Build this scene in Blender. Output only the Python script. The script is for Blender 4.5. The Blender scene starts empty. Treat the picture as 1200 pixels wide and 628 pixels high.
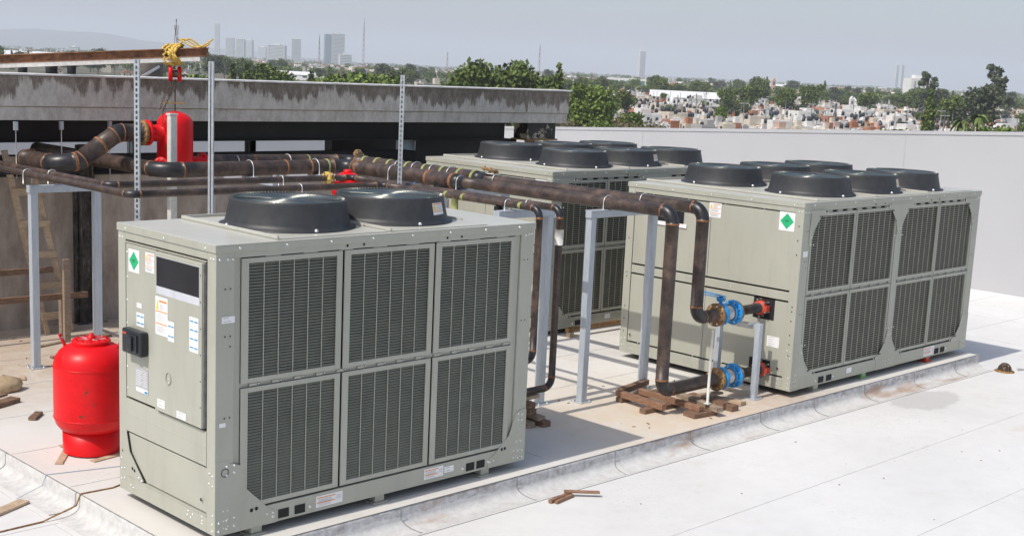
import bpy, math, random
from mathutils import Vector, Matrix
random.seed(7)
D = bpy.data
scene = bpy.context.scene
COL = scene.collection
R = math.radians
PI = math.pi

# ------------------------------------------------------------------ helpers
class MB:
    def __init__(s):
        s.v = []; s.f = []; s.m = []; s.sm = []; s.mi = 0
    def face(s, idx, sm=False):
        s.f.append(tuple(idx)); s.m.append(s.mi); s.sm.append(sm)
    def quad(s, a, b, c, d, sm=False):
        n = len(s.v); s.v += [tuple(a), tuple(b), tuple(c), tuple(d)]; s.face((n, n+1, n+2, n+3), sm)
    def box(s, x0, x1, y0, y1, z0, z1, mi=None, M=None):
        if mi is not None: s.mi = mi
        n = len(s.v)
        P = [(x0,y0,z0),(x1,y0,z0),(x1,y1,z0),(x0,y1,z0),(x0,y0,z1),(x1,y0,z1),(x1,y1,z1),(x0,y1,z1)]
        if M is not None: P = [tuple(M @ Vector(p)) for p in P]
        s.v += P
        for q in ((0,3,2,1),(4,5,6,7),(0,1,5,4),(1,2,6,5),(2,3,7,6),(3,0,4,7)):
            s.face([n+i for i in q])
        return s
    def bar(s, p0, p1, w, h, mi=None, up=(0,0,1)):
        """box of width w, height h running from p0 to p1 (centred)"""
        if mi is not None: s.mi = mi
        p0 = Vector(p0); p1 = Vector(p1); d = (p1-p0); L = d.length; d.normalize()
        u = Vector(up)
        if abs(d.dot(u)) > .98: u = Vector((0,1,0))
        r = d.cross(u).normalized(); u = r.cross(d).normalized()
        M = Matrix((( d.x, r.x, u.x, p0.x),( d.y, r.y, u.y, p0.y),( d.z, r.z, u.z, p0.z),(0,0,0,1)))
        return s.box(0, L, -w/2, w/2, -h/2, h/2, M=M)
    def ring_pts(s, c, d, r, n, ph=0):
        d = Vector(d).normalized(); a = Vector((0,0,1)) if abs(d.z) < .9 else Vector((1,0,0))
        u = d.cross(a).normalized(); w = d.cross(u).normalized()
        return [Vector(c) + r*(math.cos(2*PI*i/n+ph)*u + math.sin(2*PI*i/n+ph)*w) for i in range(n)]
    def tube(s, pts, r, n=12, mi=None, cap=True, closed=False):
        if mi is not None: s.mi = mi
        pts = [Vector(p) for p in pts]; k = len(pts)
        rr = r if isinstance(r, (list, tuple)) else [r]*k
        base = len(s.v); u = None
        for i, p in enumerate(pts):
            if closed: d = pts[(i+1) % k] - pts[i-1]
            else: d = pts[min(i+1, k-1)] - pts[max(i-1, 0)]
            d.normalize()
            if u is None:
                a = Vector((0,0,1)) if abs(d.z) < .9 else Vector((1,0,0))
                u = d.cross(a).normalized()
            else:
                u = (u - d*u.dot(d)).normalized()
            w = d.cross(u)
            s.v += [tuple(p + rr[i]*(math.cos(2*PI*j/n)*u + math.sin(2*PI*j/n)*w)) for j in range(n)]
        for i in range(k if closed else k-1):
            a = base+i*n; b = base+((i+1) % k)*n
            for j in range(n):
                s.face((a+j, b+j, b+(j+1) % n, a+(j+1) % n)[::-1], True)
        if cap and not closed:
            s.face([base+j for j in range(n)]); s.face([base+(k-1)*n+j for j in range(n)][::-1])
        return s
    def cyl(s, p0, p1, r, n=16, mi=None): return s.tube([p0, p1], r, n, mi)
    def lathe(s, prof, c=(0,0,0), n=32, mi=None, d=(0,0,1), smooth=True):
        """prof: list of (radius, height along d)"""
        if mi is not None: s.mi = mi
        base = len(s.v); k = len(prof); d = Vector(d).normalized()
        for (r, h) in prof:
            s.v += [tuple(q) for q in s.ring_pts(Vector(c)+d*h, d, max(r, 1e-4), n)]
        for i in range(k-1):
            for j in range(n):
                a = base+i*n+j; b = base+i*n+(j+1) % n
                s.face((a, b, b+n, a+n)[::-1], smooth)
        return s
    def ball(s, c, r, n=8, mi=None):
        pr = [(r*math.sin(PI*i/n*1.0), -r*math.cos(PI*i/n)) for i in range(n+1)]
        return s.lathe(pr, c, max(6, n), mi)
    def prism(s, poly, axis, a0, a1, mi=None):
        """poly of 2-D points extruded along axis (0,1,2) from a0 to a1"""
        if mi is not None: s.mi = mi
        def P(p, a):
            return {0: (a, p[0], p[1]), 1: (p[0], a, p[1]), 2: (p[0], p[1], a)}[axis]
        n = len(s.v); k = len(poly)
        s.v += [P(p, a0) for p in poly] + [P(p, a1) for p in poly]
        s.face([n+i for i in range(k)][::-1]); s.face([n+k+i for i in range(k)])
        for i in range(k):
            j = (i+1) % k; s.face((n+i, n+j, n+k+j, n+k+i))
        return s
    def build(s, name, mats, parent=None, loc=None, bevel=0):
        me = D.meshes.new(name); me.from_pydata(s.v, [], s.f)
        if not isinstance(mats, (list, tuple)): mats = [mats]
        for m in mats: me.materials.append(m)
        me.polygons.foreach_set('material_index', [min(i, len(mats)-1) for i in s.m])
        me.polygons.foreach_set('use_smooth', s.sm)
        me.update()
        o = D.objects.new(name, me); COL.objects.link(o)
        if parent: o.parent = parent
        if loc: o.location = loc
        if bevel:
            b = o.modifiers.new('bevel', 'BEVEL'); b.width = bevel; b.segments = 2; b.limit_method = 'ANGLE'
            b.angle_limit = R(50)
        return o

def tag(o, label=None, cat=None, group=None, kind=None):
    if label: o['label'] = label
    if cat: o['category'] = cat
    if group: o['group'] = group
    if kind: o['kind'] = kind
    return o
def thing(name, label, cat, loc=(0,0,0), rz=0, group=None):
    o = D.objects.new(name, None); COL.objects.link(o); o.location = loc; o.rotation_euler = (0,0,rz)
    o.empty_display_size = .2
    return tag(o, label, cat, group)
def kids(o): return [c for c in D.objects if c.parent == o]
def copy_tree(o, parent=None, cache=None):
    c = o.copy(); COL.objects.link(c)
    if parent: c.parent = parent
    for ch in (cache[o.name] if cache else kids(o)): copy_tree(ch, c, cache)
    return c
def tree_cache(o, d=None):
    d = {} if d is None else d
    d[o.name] = kids(o)
    for k in d[o.name]: tree_cache(k, d)
    return d

def lin(c):
    return tuple(((x/255)/12.92 if x/255 <= .04045 else ((x/255+.055)/1.055)**2.4) for x in c)
class N:
    """small node-graph helper"""
    def __init__(s, name, rough=.6, metal=0., spec=.5):
        s.mat = D.materials.new(name); s.mat.use_nodes = True; s.nt = s.mat.node_tree
        s.b = s.nt.nodes['Principled BSDF']
        s.b.inputs['Roughness'].default_value = rough; s.b.inputs['Metallic'].default_value = metal
        s.b.inputs['Specular IOR Level'].default_value = spec
    def n(s, t, **k):
        x = s.nt.nodes.new(t)
        for a, b in k.items():
            if a in x.inputs.keys(): x.inputs[a].default_value = b
            else: setattr(x, a, b)
        return x
    def l(s, a, b): s.nt.links.new(a, b)
    def coord(s, scale=(1,1,1), kind='Object'):
        tc = s.n('ShaderNodeTexCoord'); mp = s.n('ShaderNodeMapping'); mp.inputs['Scale'].default_value = scale
        s.l(tc.outputs[kind], mp.inputs['Vector']); return mp.outputs['Vector']
    def world(s, scale=(1,1,1)):
        g = s.n('ShaderNodeNewGeometry'); mp = s.n('ShaderNodeMapping'); mp.inputs['Scale'].default_value = scale
        s.l(g.outputs['Position'], mp.inputs['Vector']); return mp.outputs['Vector']
    def noise(s, vec, scale=5, detail=4, rough=.6):
        t = s.n('ShaderNodeTexNoise'); t.inputs['Scale'].default_value = scale
        t.inputs['Detail'].default_value = detail; t.inputs['Roughness'].default_value = rough
        s.l(vec, t.inputs['Vector']); return t.outputs['Fac']
    def ramp(s, fac, stops, interp='LINEAR'):
        r = s.n('ShaderNodeValToRGB'); r.color_ramp.interpolation = interp
        e = r.color_ramp.elements
        while len(e) < len(stops): e.new(.5)
        for i, (p, c) in enumerate(stops):
            e[i].position = p; e[i].color = (c[0], c[1], c[2], 1) if isinstance(c, (tuple, list)) else (c, c, c, 1)
        s.l(fac, r.inputs['Fac']); return r.outputs['Color']
    def mix(s, fac, a, b, mode='MIX'):
        m = s.n('ShaderNodeMix', data_type='RGBA', blend_type=mode)
        for v, i in ((fac, 0), (a, 6), (b, 7)):
            if isinstance(v, (int, float)): m.inputs[i].default_value = v if i == 0 else (v, v, v, 1)
            elif isinstance(v, (tuple, list)): m.inputs[i].default_value = (v[0], v[1], v[2], 1)
            else: s.l(v, m.inputs[i])
        return m.outputs[2]
    def bump(s, h, strength=.3, dist=.01):
        b = s.n('ShaderNodeBump'); b.inputs['Strength'].default_value = strength; b.inputs['Distance'].default_value = dist
        s.l(h, b.inputs['Height']); s.l(b.outputs['Normal'], s.b.inputs['Normal'])
    def col(s, c):
        if isinstance(c, (tuple, list)): s.b.inputs['Base Color'].default_value = (c[0], c[1], c[2], 1)
        else: s.l(c, s.b.inputs['Base Color'])
        return s.mat
    def rgh(s, f): s.l(f, s.b.inputs['Roughness'])

M = {}
def plain(name, c, rough=.6, metal=0., var=.12, scale=6, spec=.5):
    g = N(name, rough, metal, spec)
    f = g.noise(g.world(), scale, 5, .65)
    a = tuple(x*(1-var) for x in c); b = tuple(min(1, x*(1+var)) for x in c)
    M[name] = g.col(g.ramp(f, [(.3, a), (.7, b)])); return M[name]

# cabinet paint: grey green enamel with faint soiling and streaks
g = N('cabinet_paint', .42, 0, .4)
f1 = g.noise(g.world((1,1,.6)), 1.6, 5, .6); f2 = g.noise(g.world((2.2,2.2,.45)), 3.2, 6, .65)
base = g.ramp(f1, [(.3, (.375,.375,.312)), (.7, (.425,.425,.358))])
base = g.mix(g.ramp(f2, [(.50, 0.), (.8, .30)]), base, (.27,.26,.215))
f3 = g.noise(g.world(), 60, 2, .5); base = g.mix(g.ramp(f3, [(.70, 0.), (.76, .35)]), base, (.24,.22,.17))
g.bump(g.noise(g.world(), 3.0, 2, .4), .16, .02); M['paint'] = g.col(base)
g = N('lid_sheen_paint', .34, 0, .5); f1 = g.noise(g.world(), 1.8, 6, .6); f2 = g.noise(g.world(), 9, 6, .7)  # cabinet paint lightened on the lids: sky sheen put into the colour, plus soiling
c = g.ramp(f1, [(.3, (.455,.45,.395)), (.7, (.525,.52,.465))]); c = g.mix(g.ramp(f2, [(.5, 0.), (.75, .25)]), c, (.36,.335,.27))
g.bump(g.noise(g.world(), 2.5, 2, .4), .15, .02); M['lid_sheen_paint'] = g.col(c)
plain('coil_dark', (.030,.032,.031), .6, .2)
plain('slat', (.36,.355,.275), .5, .05)
plain('cavity', (.012,.012,.012), .8)
g = N('shroud', .50, 0, .5); f = g.noise(g.world(), 14, 4, .6)
g.bump(g.noise(g.world(), 220, 2), .15, .002); M['shroud'] = g.col(g.ramp(f, [(.3, (.026,.027,.029)), (.75, (.042,.043,.046))]))
plain('chrome_wire', (.42,.43,.37), .30, 1., .2)
plain('bolt', (.74,.74,.72), .28, .85, .05)
plain('blade', (.25,.25,.25), .5, .3)
plain('sticker_white', (.80,.80,.79), .5, 0, .03)
plain('sticker_orange', (.80,.26,.04), .5); plain('sticker_yellow', (.80,.55,.04), .5)
plain('sticker_green', (.018,.42,.17), .5, 0, .05); plain('sticker_blue', (.02,.27,.52), .5)
plain('sticker_grey', (.42,.42,.43), .5); plain('sticker_ink', (.05,.05,.05), .6)
plain('screen_glass', (.020,.020,.024), .25, 0, .35, 3); plain('screen_strip', (.55,.56,.60), .4)
plain('black_plastic', (.018,.021,.026), .35)
# pipes
g = N('pipe_rust', .45, .1, .5)
f = g.noise(g.world((1,1,1)), 7, 7, .75); f2 = g.noise(g.world((3,3,3)), 14, 6, .8)
c = g.ramp(f, [(.32, (.022,.018,.017)), (.50, (.062,.043,.035)), (.66, (.13,.084,.062)), (.82, (.20,.15,.125))])
c = g.mix(g.ramp(f2, [(.60, 0.), (.72, .75)]), c, (.26,.21,.18)); g.bump(f2, .3, .003); M['pipe'] = g.col(c)
g = N('pipe_black', .36, .1, .5); f = g.noise(g.world(), 9, 6, .7)
c = g.ramp(f, [(.35, (.014,.014,.016)), (.62, (.035,.033,.034)), (.8, (.12,.07,.045))]); M['elbow'] = g.col(c)
plain('weld_orange', (.24,.105,.045), .75, 0, .45, 40); plain('weld_green', (.27,.29,.10), .7, 0, .45, 30)
g = N('rust_flange', .75); f = g.noise(g.world(), 40, 5, .7)
M['rust'] = g.col(g.ramp(f, [(.35, (.12,.055,.022)), (.55, (.31,.17,.06)), (.75, (.46,.32,.13))]))
g = N('beam_rust', .8); f = g.noise(g.world((1,1,1)), 11, 6, .75)
M['beam_rust'] = g.col(g.ramp(f, [(.3, (.06,.03,.018)), (.48, (.20,.095,.05)), (.66, (.36,.17,.085)), (.82, (.52,.26,.13))]))
plain('beam_white', (.62,.60,.57), .6, 0, .2, 25)
plain('red_paint', (.70,.005,.008), .38, 0, .10, 4, .3)
g = N('red_tank', .38, 0, .3); f = g.noise(g.world((1,1,1)), 9, 6, .8); f2 = g.noise(g.world((1.4,1.4,.8)), 11, 4, .7)
c = g.ramp(f, [(.3, (.62,.004,.007)), (.7, (.80,.006,.010))])
c = g.mix(g.ramp(f2, [(.665, 0.), (.675, 1.)]), c, (.10,.055,.03)); g.bump(g.noise(g.world(), 4, 2), .05, .02); M['red_tank'] = g.col(c)
plain('blue_paint', (.012,.25,.60), .4, 0, .2, 30)
plain('orange_red', (.50,.065,.035), .5); plain('yellow_strap', (.62,.42,.09), .8, 0, .4, 30)
g = N('steel_light', .45, .25, .5); f = g.noise(g.world((6,6,1)), 6, 5, .6)
M['steel'] = g.col(g.ramp(f, [(.3, (.42,.47,.52)), (.7, (.53,.57,.61))]))
plain('galvanised', (.56,.59,.61), .4, .55, .15, 25)
plain('pale_post', (.60,.60,.55), .6, 0, .15, 15)
plain('chain_metal', (.12,.085,.06), .6, .6, .3, 60)
plain('hook_wire', (.66,.66,.64), .4, .6)
# wood
def wood(name, a, b, c2):
    g = N(name, .8); f = g.noise(g.coord((2,2,14), 'Object'), 6, 6, .7); f2 = g.noise(g.world(), 3, 3)
    c = g.ramp(f, [(.3, a), (.55, b), (.75, c2)]); c = g.mix(g.ramp(f2, [(.4, 0.), (.8, .5)]), c, a); g.bump(f, .4, .004); M[name] = g.col(c)
wood('wood_dark', (.095,.055,.035), (.23,.135,.085), (.36,.24,.16)); wood('wood_grey', (.17,.12,.085), (.34,.26,.19), (.46,.37,.28))
wood('wood_pale', (.32,.23,.15), (.50,.38,.26), (.60,.48,.34)); wood('wood_red', (.15,.078,.045), (.30,.165,.10), (.42,.28,.19))
# membranes / concrete
def membrane(name, lo, hi, stain, edge_y=None, tan=False):
    g = N(name, .75, 0, .3)
    fa = g.noise(g.world(), .55, 6, .62); fb = g.noise(g.world(), 5, 8, .7); fc = g.noise(g.world(), 90, 3, .7)
    c = g.ramp(fa, [(.3, lo), (.65, hi)])
    c = g.mix(g.ramp(fb, [(.45, 0.), (.8, .30)]), c, stain)
    c = g.mix(g.ramp(fc, [(.72, 0.), (.80, .22)]), c, (.20,.17,.14))
    # drips and scattered rusty/muddy patches
    fd = g.noise(g.world((1,1,1)), 1.3, 7, .7)
    c = g.mix(g.ramp(fd, [(.60, 0.), (.74, .35)]), c, (.46,.37,.26))
    if tan:      # dust trodden round the pallets and along the old wall
        pos = g.n('ShaderNodeNewGeometry').outputs['Position']
        def blob(cx, cy, r0, r1):
            v = g.n('ShaderNodeVectorMath', operation='DISTANCE'); g.l(pos, v.inputs[0]); v.inputs[1].default_value = (cx, cy, -.07)
            mr = g.n('ShaderNodeMapRange'); g.l(v.outputs['Value'], mr.inputs[0])
            mr.inputs[1].default_value = r1; mr.inputs[2].default_value = r0; mr.clamp = True; return mr.outputs[0]
        for (cx, cy, r0, r1, k, colr) in ((5.1,.6,.2,1.9,.75,(.62,.49,.33)), (7.0,.05,.2,1.2,.8,(.42,.33,.25)), (5.9,.1,.1,1.2,.6,(.55,.40,.27)),
                                     (1.2,6.2,.6,3.0,.9,(.44,.34,.25)), (4.0,7.0,1.,3.,.8,(.40,.31,.22)), (-.3,7.,.6,3.2,.9,(.44,.34,.25))):
            bl = blob(cx, cy, r0, r1)
            mm = g.n('ShaderNodeMath', operation='MULTIPLY'); g.l(bl, mm.inputs[0])
            rr = g.ramp(fb, [(.25, 0.25), (.6, 1.)]); g.l(rr, mm.inputs[1])
            m2 = g.n('ShaderNodeMath', operation='MULTIPLY'); g.l(mm.outputs[0], m2.inputs[0]); m2.inputs[1].default_value = k
            c = g.mix(m2.outputs[0], c, colr)
    if not tan:
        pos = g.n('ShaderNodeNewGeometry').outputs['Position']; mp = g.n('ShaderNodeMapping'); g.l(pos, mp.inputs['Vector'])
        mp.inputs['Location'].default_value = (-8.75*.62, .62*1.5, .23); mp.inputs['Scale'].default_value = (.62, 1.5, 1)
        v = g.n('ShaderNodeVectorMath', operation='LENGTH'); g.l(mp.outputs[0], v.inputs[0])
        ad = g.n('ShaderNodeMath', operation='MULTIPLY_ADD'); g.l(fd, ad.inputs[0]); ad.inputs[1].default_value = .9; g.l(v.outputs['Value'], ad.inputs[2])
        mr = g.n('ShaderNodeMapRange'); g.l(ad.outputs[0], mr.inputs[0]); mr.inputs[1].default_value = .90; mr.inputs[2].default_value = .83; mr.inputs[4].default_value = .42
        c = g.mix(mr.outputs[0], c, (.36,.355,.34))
    fw_ = g.noise(g.world(), 1.1, 3, .5); hsum = g.n('ShaderNodeMath', operation='MULTIPLY_ADD'); g.l(fw_, hsum.inputs[0]); hsum.inputs[1].default_value = 3.0; g.l(fb, hsum.inputs[2])
    fs = g.noise(g.world((1,1,1)), 22, 6, .8); fr_ = g.noise(g.world(), .8, 3, .5); mk = g.mix(g.ramp(fr_, [(.52,0.),(.66,1.)]), 0., g.ramp(fs, [(.56,0.),(.66,.5)])); c = g.mix(mk, c, (.30,.285,.265))
    g.bump(hsum.outputs[0], .22, .012); M[name] = g.col(c)
membrane('roof_membrane', (.62,.615,.60), (.69,.685,.67), (.50,.50,.495))
membrane('slab_membrane', (.58,.56,.52), (.67,.65,.61), (.58,.55,.50), tan=True)
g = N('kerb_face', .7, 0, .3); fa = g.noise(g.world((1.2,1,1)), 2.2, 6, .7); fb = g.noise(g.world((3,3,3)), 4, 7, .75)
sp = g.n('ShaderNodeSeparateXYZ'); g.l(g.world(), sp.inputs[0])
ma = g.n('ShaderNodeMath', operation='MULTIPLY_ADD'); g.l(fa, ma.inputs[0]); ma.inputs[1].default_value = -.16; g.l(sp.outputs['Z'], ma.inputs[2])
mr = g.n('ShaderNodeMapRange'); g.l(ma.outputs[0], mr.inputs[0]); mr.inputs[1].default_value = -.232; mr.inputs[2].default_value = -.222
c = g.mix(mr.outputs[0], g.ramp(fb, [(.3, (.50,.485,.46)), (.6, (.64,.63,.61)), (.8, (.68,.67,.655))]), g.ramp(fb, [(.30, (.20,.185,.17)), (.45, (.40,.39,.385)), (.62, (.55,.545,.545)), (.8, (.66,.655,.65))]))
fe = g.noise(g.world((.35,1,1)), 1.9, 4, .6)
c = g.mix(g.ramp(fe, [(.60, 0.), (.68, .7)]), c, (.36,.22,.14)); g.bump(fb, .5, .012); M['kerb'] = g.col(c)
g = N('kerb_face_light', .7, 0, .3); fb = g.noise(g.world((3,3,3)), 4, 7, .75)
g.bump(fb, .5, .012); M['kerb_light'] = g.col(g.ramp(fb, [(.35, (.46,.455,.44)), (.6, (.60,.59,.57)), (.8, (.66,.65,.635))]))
plain('seam', (.22,.21,.20), .8, 0, .3, 20); plain('seam_faint', (.52,.515,.50), .8, 0, .25, 6)
plain('white_wall', (.435,.437,.448), .6, 0, .035, .5)
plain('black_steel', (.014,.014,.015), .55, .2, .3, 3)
plain('shade_black', (.010,.010,.010), .9)
# weathered concrete fascia: dark grime running down from the top with ragged edge
g = N('old_concrete', .85)
fv = g.noise(g.world((5.5,5.5,.55)), 1.5, 8, .72); fl = g.noise(g.world((1,1,.9)), .9, 5, .65); fg = g.noise(g.world((2.4,2.4,1.2)), 4, 9, .8)
sp = g.n('ShaderNodeSeparateXYZ'); g.l(g.world(), sp.inputs[0])
a1 = g.n('ShaderNodeMath', operation='MULTIPLY_ADD'); g.l(fv, a1.inputs[0]); a1.inputs[1].default_value = .75; g.l(sp.outputs['Z'], a1.inputs[2])
a2 = g.n('ShaderNodeMath', operation='MULTIPLY_ADD'); g.l(fl, a2.inputs[0]); a2.inputs[1].default_value = .75; g.l(a1.outputs[0], a2.inputs[2])
mr = g.n('ShaderNodeMapRange'); g.l(a2.outputs[0], mr.inputs[0]); mr.inputs[1].default_value = 3.46; mr.inputs[2].default_value = 3.52
c = g.mix(mr.outputs[0], g.ramp(fg, [(.32, (.35,.315,.27)), (.5, (.53,.49,.435)), (.7, (.68,.635,.575))]), g.ramp(fg, [(.32, (.12,.098,.077)), (.5, (.205,.172,.138)), (.72, (.40,.345,.29))]))
g.bump(fg, .4, .01); M['old_concrete'] = g.col(c)
g = N('brown_concrete', .9); fv = g.noise(g.world((2.2,2.2,.7)), 1.5, 8, .72); fg = g.noise(g.world(), 3, 7, .7)
c = g.ramp(fv, [(.3, (.29,.235,.19)), (.5, (.44,.375,.315)), (.72, (.62,.55,.48))])
c = g.mix(g.ramp(fg, [(.5, 0.), (.75, .5)]), c, (.21,.155,.12)); g.bump(fg, .4, .01); M['brown_concrete'] = g.col(c)
plain('concrete_block', (.15,.135,.115), .9, 0, .25, 30)

# ------------------------------------------------------------------ camera (solved from the photograph)
yaw, pitch, roll = R(44.9859374), R(-10.03827763), R(2.66005427)
fw = Vector((math.cos(pitch)*math.cos(yaw), math.cos(pitch)*math.sin(yaw), math.sin(pitch)))
r0 = Vector((math.sin(yaw), -math.cos(yaw), 0)); u0 = r0.cross(fw)
rt = math.cos(roll)*r0 + math.sin(roll)*u0; up = -math.sin(roll)*r0 + math.cos(roll)*u0
cam = D.cameras.new('camera'); co = D.objects.new('camera', cam); COL.objects.link(co)
CP = Vector((-4.5111680, -7.2568343, 3.2179620))
co.matrix_world = Matrix(((rt.x, up.x, -fw.x, CP.x), (rt.y, up.y, -fw.y, CP.y), (rt.z, up.z, -fw.z, CP.z), (0,0,0,1)))
cam.sensor_width = 36; cam.lens = 36*1510.48/1200; cam.shift_y = 34.33/1200; cam.clip_start = .1; cam.clip_end = 60000
scene.camera = co

# ------------------------------------------------------------------ light
w = D.worlds.new('World'); scene.world = w; w.use_nodes = True
nt = w.node_tree; bg = nt.nodes['Background']; sky = nt.nodes.new('ShaderNodeTexSky'); sky.sky_type = 'NISHITA'
sunv = Vector((-1.56, .035, 2.09)).normalized()
sky.sun_disc = False; sky.sun_elevation = math.asin(sunv.z); sky.sun_rotation = math.atan2(sunv.x, sunv.y)
sky.air_density = 1.0; sky.dust_density = 2.4; sky.ozone_density = 1.0
nt.links.new(sky.outputs[0], bg.inputs[0]); bg.inputs[1].default_value = .145
sl = D.lights.new('sun', 'SUN'); sl.energy = 3.65; sl.angle = R(.53); sl.color = (1, .945, .87)
so = D.objects.new('sun', sl); COL.objects.link(so); so.rotation_euler = sunv.to_track_quat('Z', 'Y').to_euler(); so.location = (-10, 0, 30)
scene.view_settings.view_transform = 'Standard'; scene.view_settings.look = 'None'
scene.view_settings.gamma = 1; scene.view_settings.exposure = 0.02
GZ = -11.0   # street level; the roof is three storeys up

# ================================================================== SETTING
ZL, ZS = -.23, -.07
mb = MB(); mb.box(-14, 17.1, -18, 24, -.6, ZL)                      # lower roof deck
for y in (-1.55, -2.75, -3.95, -5.15, -6.4):
    mb.box(-14, 17.0, y-.0015, y+.0015, ZL, ZL+.003, mi=1)
for x, y0, y1 in ((3.2,-2.75,-1.55),(8.1,-3.95,-2.75),(12.9,-2.75,-1.55),(1.1,-5.15,-3.95),(14.6,-1.55,2.),(12.9,-1.55,6.4)):
    mb.box(x-.0015, x+.0015, y0, y1, ZL, ZL+.003, mi=1)
for y in (1.1, 2.3, 3.5, 4.7): mb.box(11.5, 17.0, y-.0015, y+.0015, ZL, ZL+.003, mi=1)
for y in (1.45, 2.9, 4.4): mb.box(-8, -.42, y-.0015, y+.0015, ZL, ZL+.003, mi=1)
# lower_deck carries the flashing line along the kerb foot
mb.box(-.3, 11.3, -.372, -.368, ZL, ZL+.004, mi=2); mb.box(-.462, -.458, -.4, 7, ZL, ZL+.004, mi=1)
tag(mb.build('roof', [M['roof_membrane'], M['seam_faint'], M['seam']]), kind='structure')

def kerb_profile():
    return [(0,0), (.012,-.006), (.018,-.02), (.02,-.09), (.03,-.115), (.055,-.135), (.095,-.150), (.16,-.157), (.20,-.1585)]
mb = MB(); mb.box(-.20, 10.98, -.14, 7.36, -.5, ZS)                 # plinth body
mb.v = [v for v in mb.v]
# membrane joints on the plinth
for y in (1.72, 2.75, 3.8, 4.85, 5.9): mb.box(-.2, 10.9, y-.0015, y+.0015, ZS, ZS+.003, mi=1)
for x, y0, y1 in ((.05,1.72,2.75),(1.4,2.75,3.8),(4.6,1.72,2.75),(6.2,2.75,3.8),(3.3,-.13,1.72),(6.3,-.13,1.72),(.5,3.8,4.85)):
    mb.box(x-.0015, x+.0015, y0, y1, ZS, ZS+.003, mi=1)
tag(mb.build('plinth', [M['slab_membrane'], M['seam_faint']]), kind='structure')
# flashed kerb with a cove at its foot, slightly uneven
def kerb_strip(name, mat, axis, a0, a1, off, n, sgn=-1, amp=.006):
    P = kerb_profile(); mb = MB(); rnd = random.Random(3)
    wob = [rnd.uniform(-1, 1) for _ in range(n+1)]
    for i in range(n+1):
        a = a0 + (a1-a0)*i/n; wv = .5*math.sin(a*2.3)+.5*wob[i]
        for j, (d, h) in enumerate(P):
            k = amp*wv*(0 if j == 0 or j > 6 else 1)
            q = off + sgn*(d+k); z = ZS+h + (0 if j else -.001)
            mb.v.append((a, q, z) if axis == 'x' else (q, a, z))
    m = len(P)
    for i in range(n):
        for j in range(m-1):
            q = (i*m+j, i*m+j+1, (i+1)*m+j+1, (i+1)*m+j)
            mb.face(q, True)
    mb.mi = 1
    rnd = random.Random(5)
    a = a0+.55
    while a < a1-.3:                          # overlaps of the flashing sheets
        prev = None; skew = rnd.uniform(-.02, .03)
        pts = []
        for j, (d, h) in enumerate(P):
            q = off + sgn*(d+.004); z = ZS+h+.003; aa = a+skew*(j > 3)*(j-3)*.6
            pts.append((aa, q, z) if axis == 'x' else (q, aa, z))
        mb.tube(pts, .0028, 5, cap=False)
        a += rnd.uniform(.95, 1.25)
    # dark upper lip line
    pts = [((a0+(a1-a0)*i/60, off+sgn*.010, ZS+.0005) if axis == 'x' else (off+sgn*.010, a0+(a1-a0)*i/60, ZS+.0005)) for i in range(61)]
    mb.tube(pts, .0035, 5, cap=False)
    return tag(mb.build(name, [mat, M['seam']]), kind='structure')
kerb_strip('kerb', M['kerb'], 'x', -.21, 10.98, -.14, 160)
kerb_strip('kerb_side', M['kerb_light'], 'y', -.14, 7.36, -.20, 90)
mb = MB(); mb.box(10.98, 11.0, -.155, 7.36, -.5, ZS-.002); tag(mb.build('kerb_end', [M['kerb']]), kind='structure')

# white sheeted wall with a falling top edge
WX = 17.1
tz = lambda y: 2.558 + (y-2.29)*(1.966-2.558)/(12.952-2.29)
t = thing('white_wall', 'long plain white wall with falling top edge beyond the right air conditioning units', 'wall', (WX, 2, ZL))
mb = MB(); n = len(mb.v); y0, y1 = -16, 24
mb.prism([(y0-2, 0-3), (y1-2, 0-3), (y1-2, tz(y1)-ZL-.06), (y0-2, tz(y0)-ZL-.06)], 0, 0, .35)
for y in [-14+6.15*k for k in range(7)]:
    mb.box(-.004, .0, y-.004-2, y+.004-2, 0.0, tz(y)-ZL-.08, mi=1)
o = mb.build('wall_panel', [M['white_wall'], plain('panel_joint', (.415,.418,.43), .6, 0, .02)], t)
mb = MB(); mb.prism([(y0-2, tz(y0)-ZL-.06), (y1-2, tz(y1)-ZL-.06), (y1-2, tz(y1)-ZL), (y0-2, tz(y0)-ZL)], 0, -.015, .37)
mb.build('coping', M['white_wall'], t)
t = tag(MB().box(-14, 17.0, 19.5, 19.8, ZL, 1.62).build('parapet_wall', M['white_wall']), 'white parapet seen through the gap under the dark steel beam', 'wall')

# ---- concrete canopy over the tank pit
t = thing('concrete_canopy', 'weathered dark stained concrete roof slab with parapet behind the pipes', 'canopy', (4, 7.0, 2.395))
X0, X1 = -12-4, 10.85-4
mb = MB(); mb.box(X0, X1, 0, .28, .155, .500); mb.build('parapet', M['old_concrete'], t, bevel=.01)
mb = MB(); mb.box(X0, X1-.015, .022, .30, 0, .150); mb.box(X0, X1-.04, .05, .29, .149, .156); mb.build('fascia_band', M['old_concrete'], t, bevel=.008)
mb = MB(); mb.box(X0-.02, X1+.03, -.025, .31, .500, .522); mb.build('coping', plain('coping_white', (.66,.65,.63), .6, 0, .2, 6), t, bevel=.006)
mb = MB(); mb.box(X0, X1-.03, .30, 6.5, .0, .055); mb.box(X1-.30, X1, .30, 6.5, .056, .14); mb.build('roof_slab', M['old_concrete'], t)
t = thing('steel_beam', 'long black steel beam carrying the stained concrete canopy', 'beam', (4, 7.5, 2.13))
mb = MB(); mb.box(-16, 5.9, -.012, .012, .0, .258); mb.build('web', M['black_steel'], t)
mb = MB(); mb.box(-16, 5.9, -.09, .09, -.014, -.001); mb.box(-16, 5.9, -.09, -.013, .22, .255); mb.build('flange', M['black_steel'], t)
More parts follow.
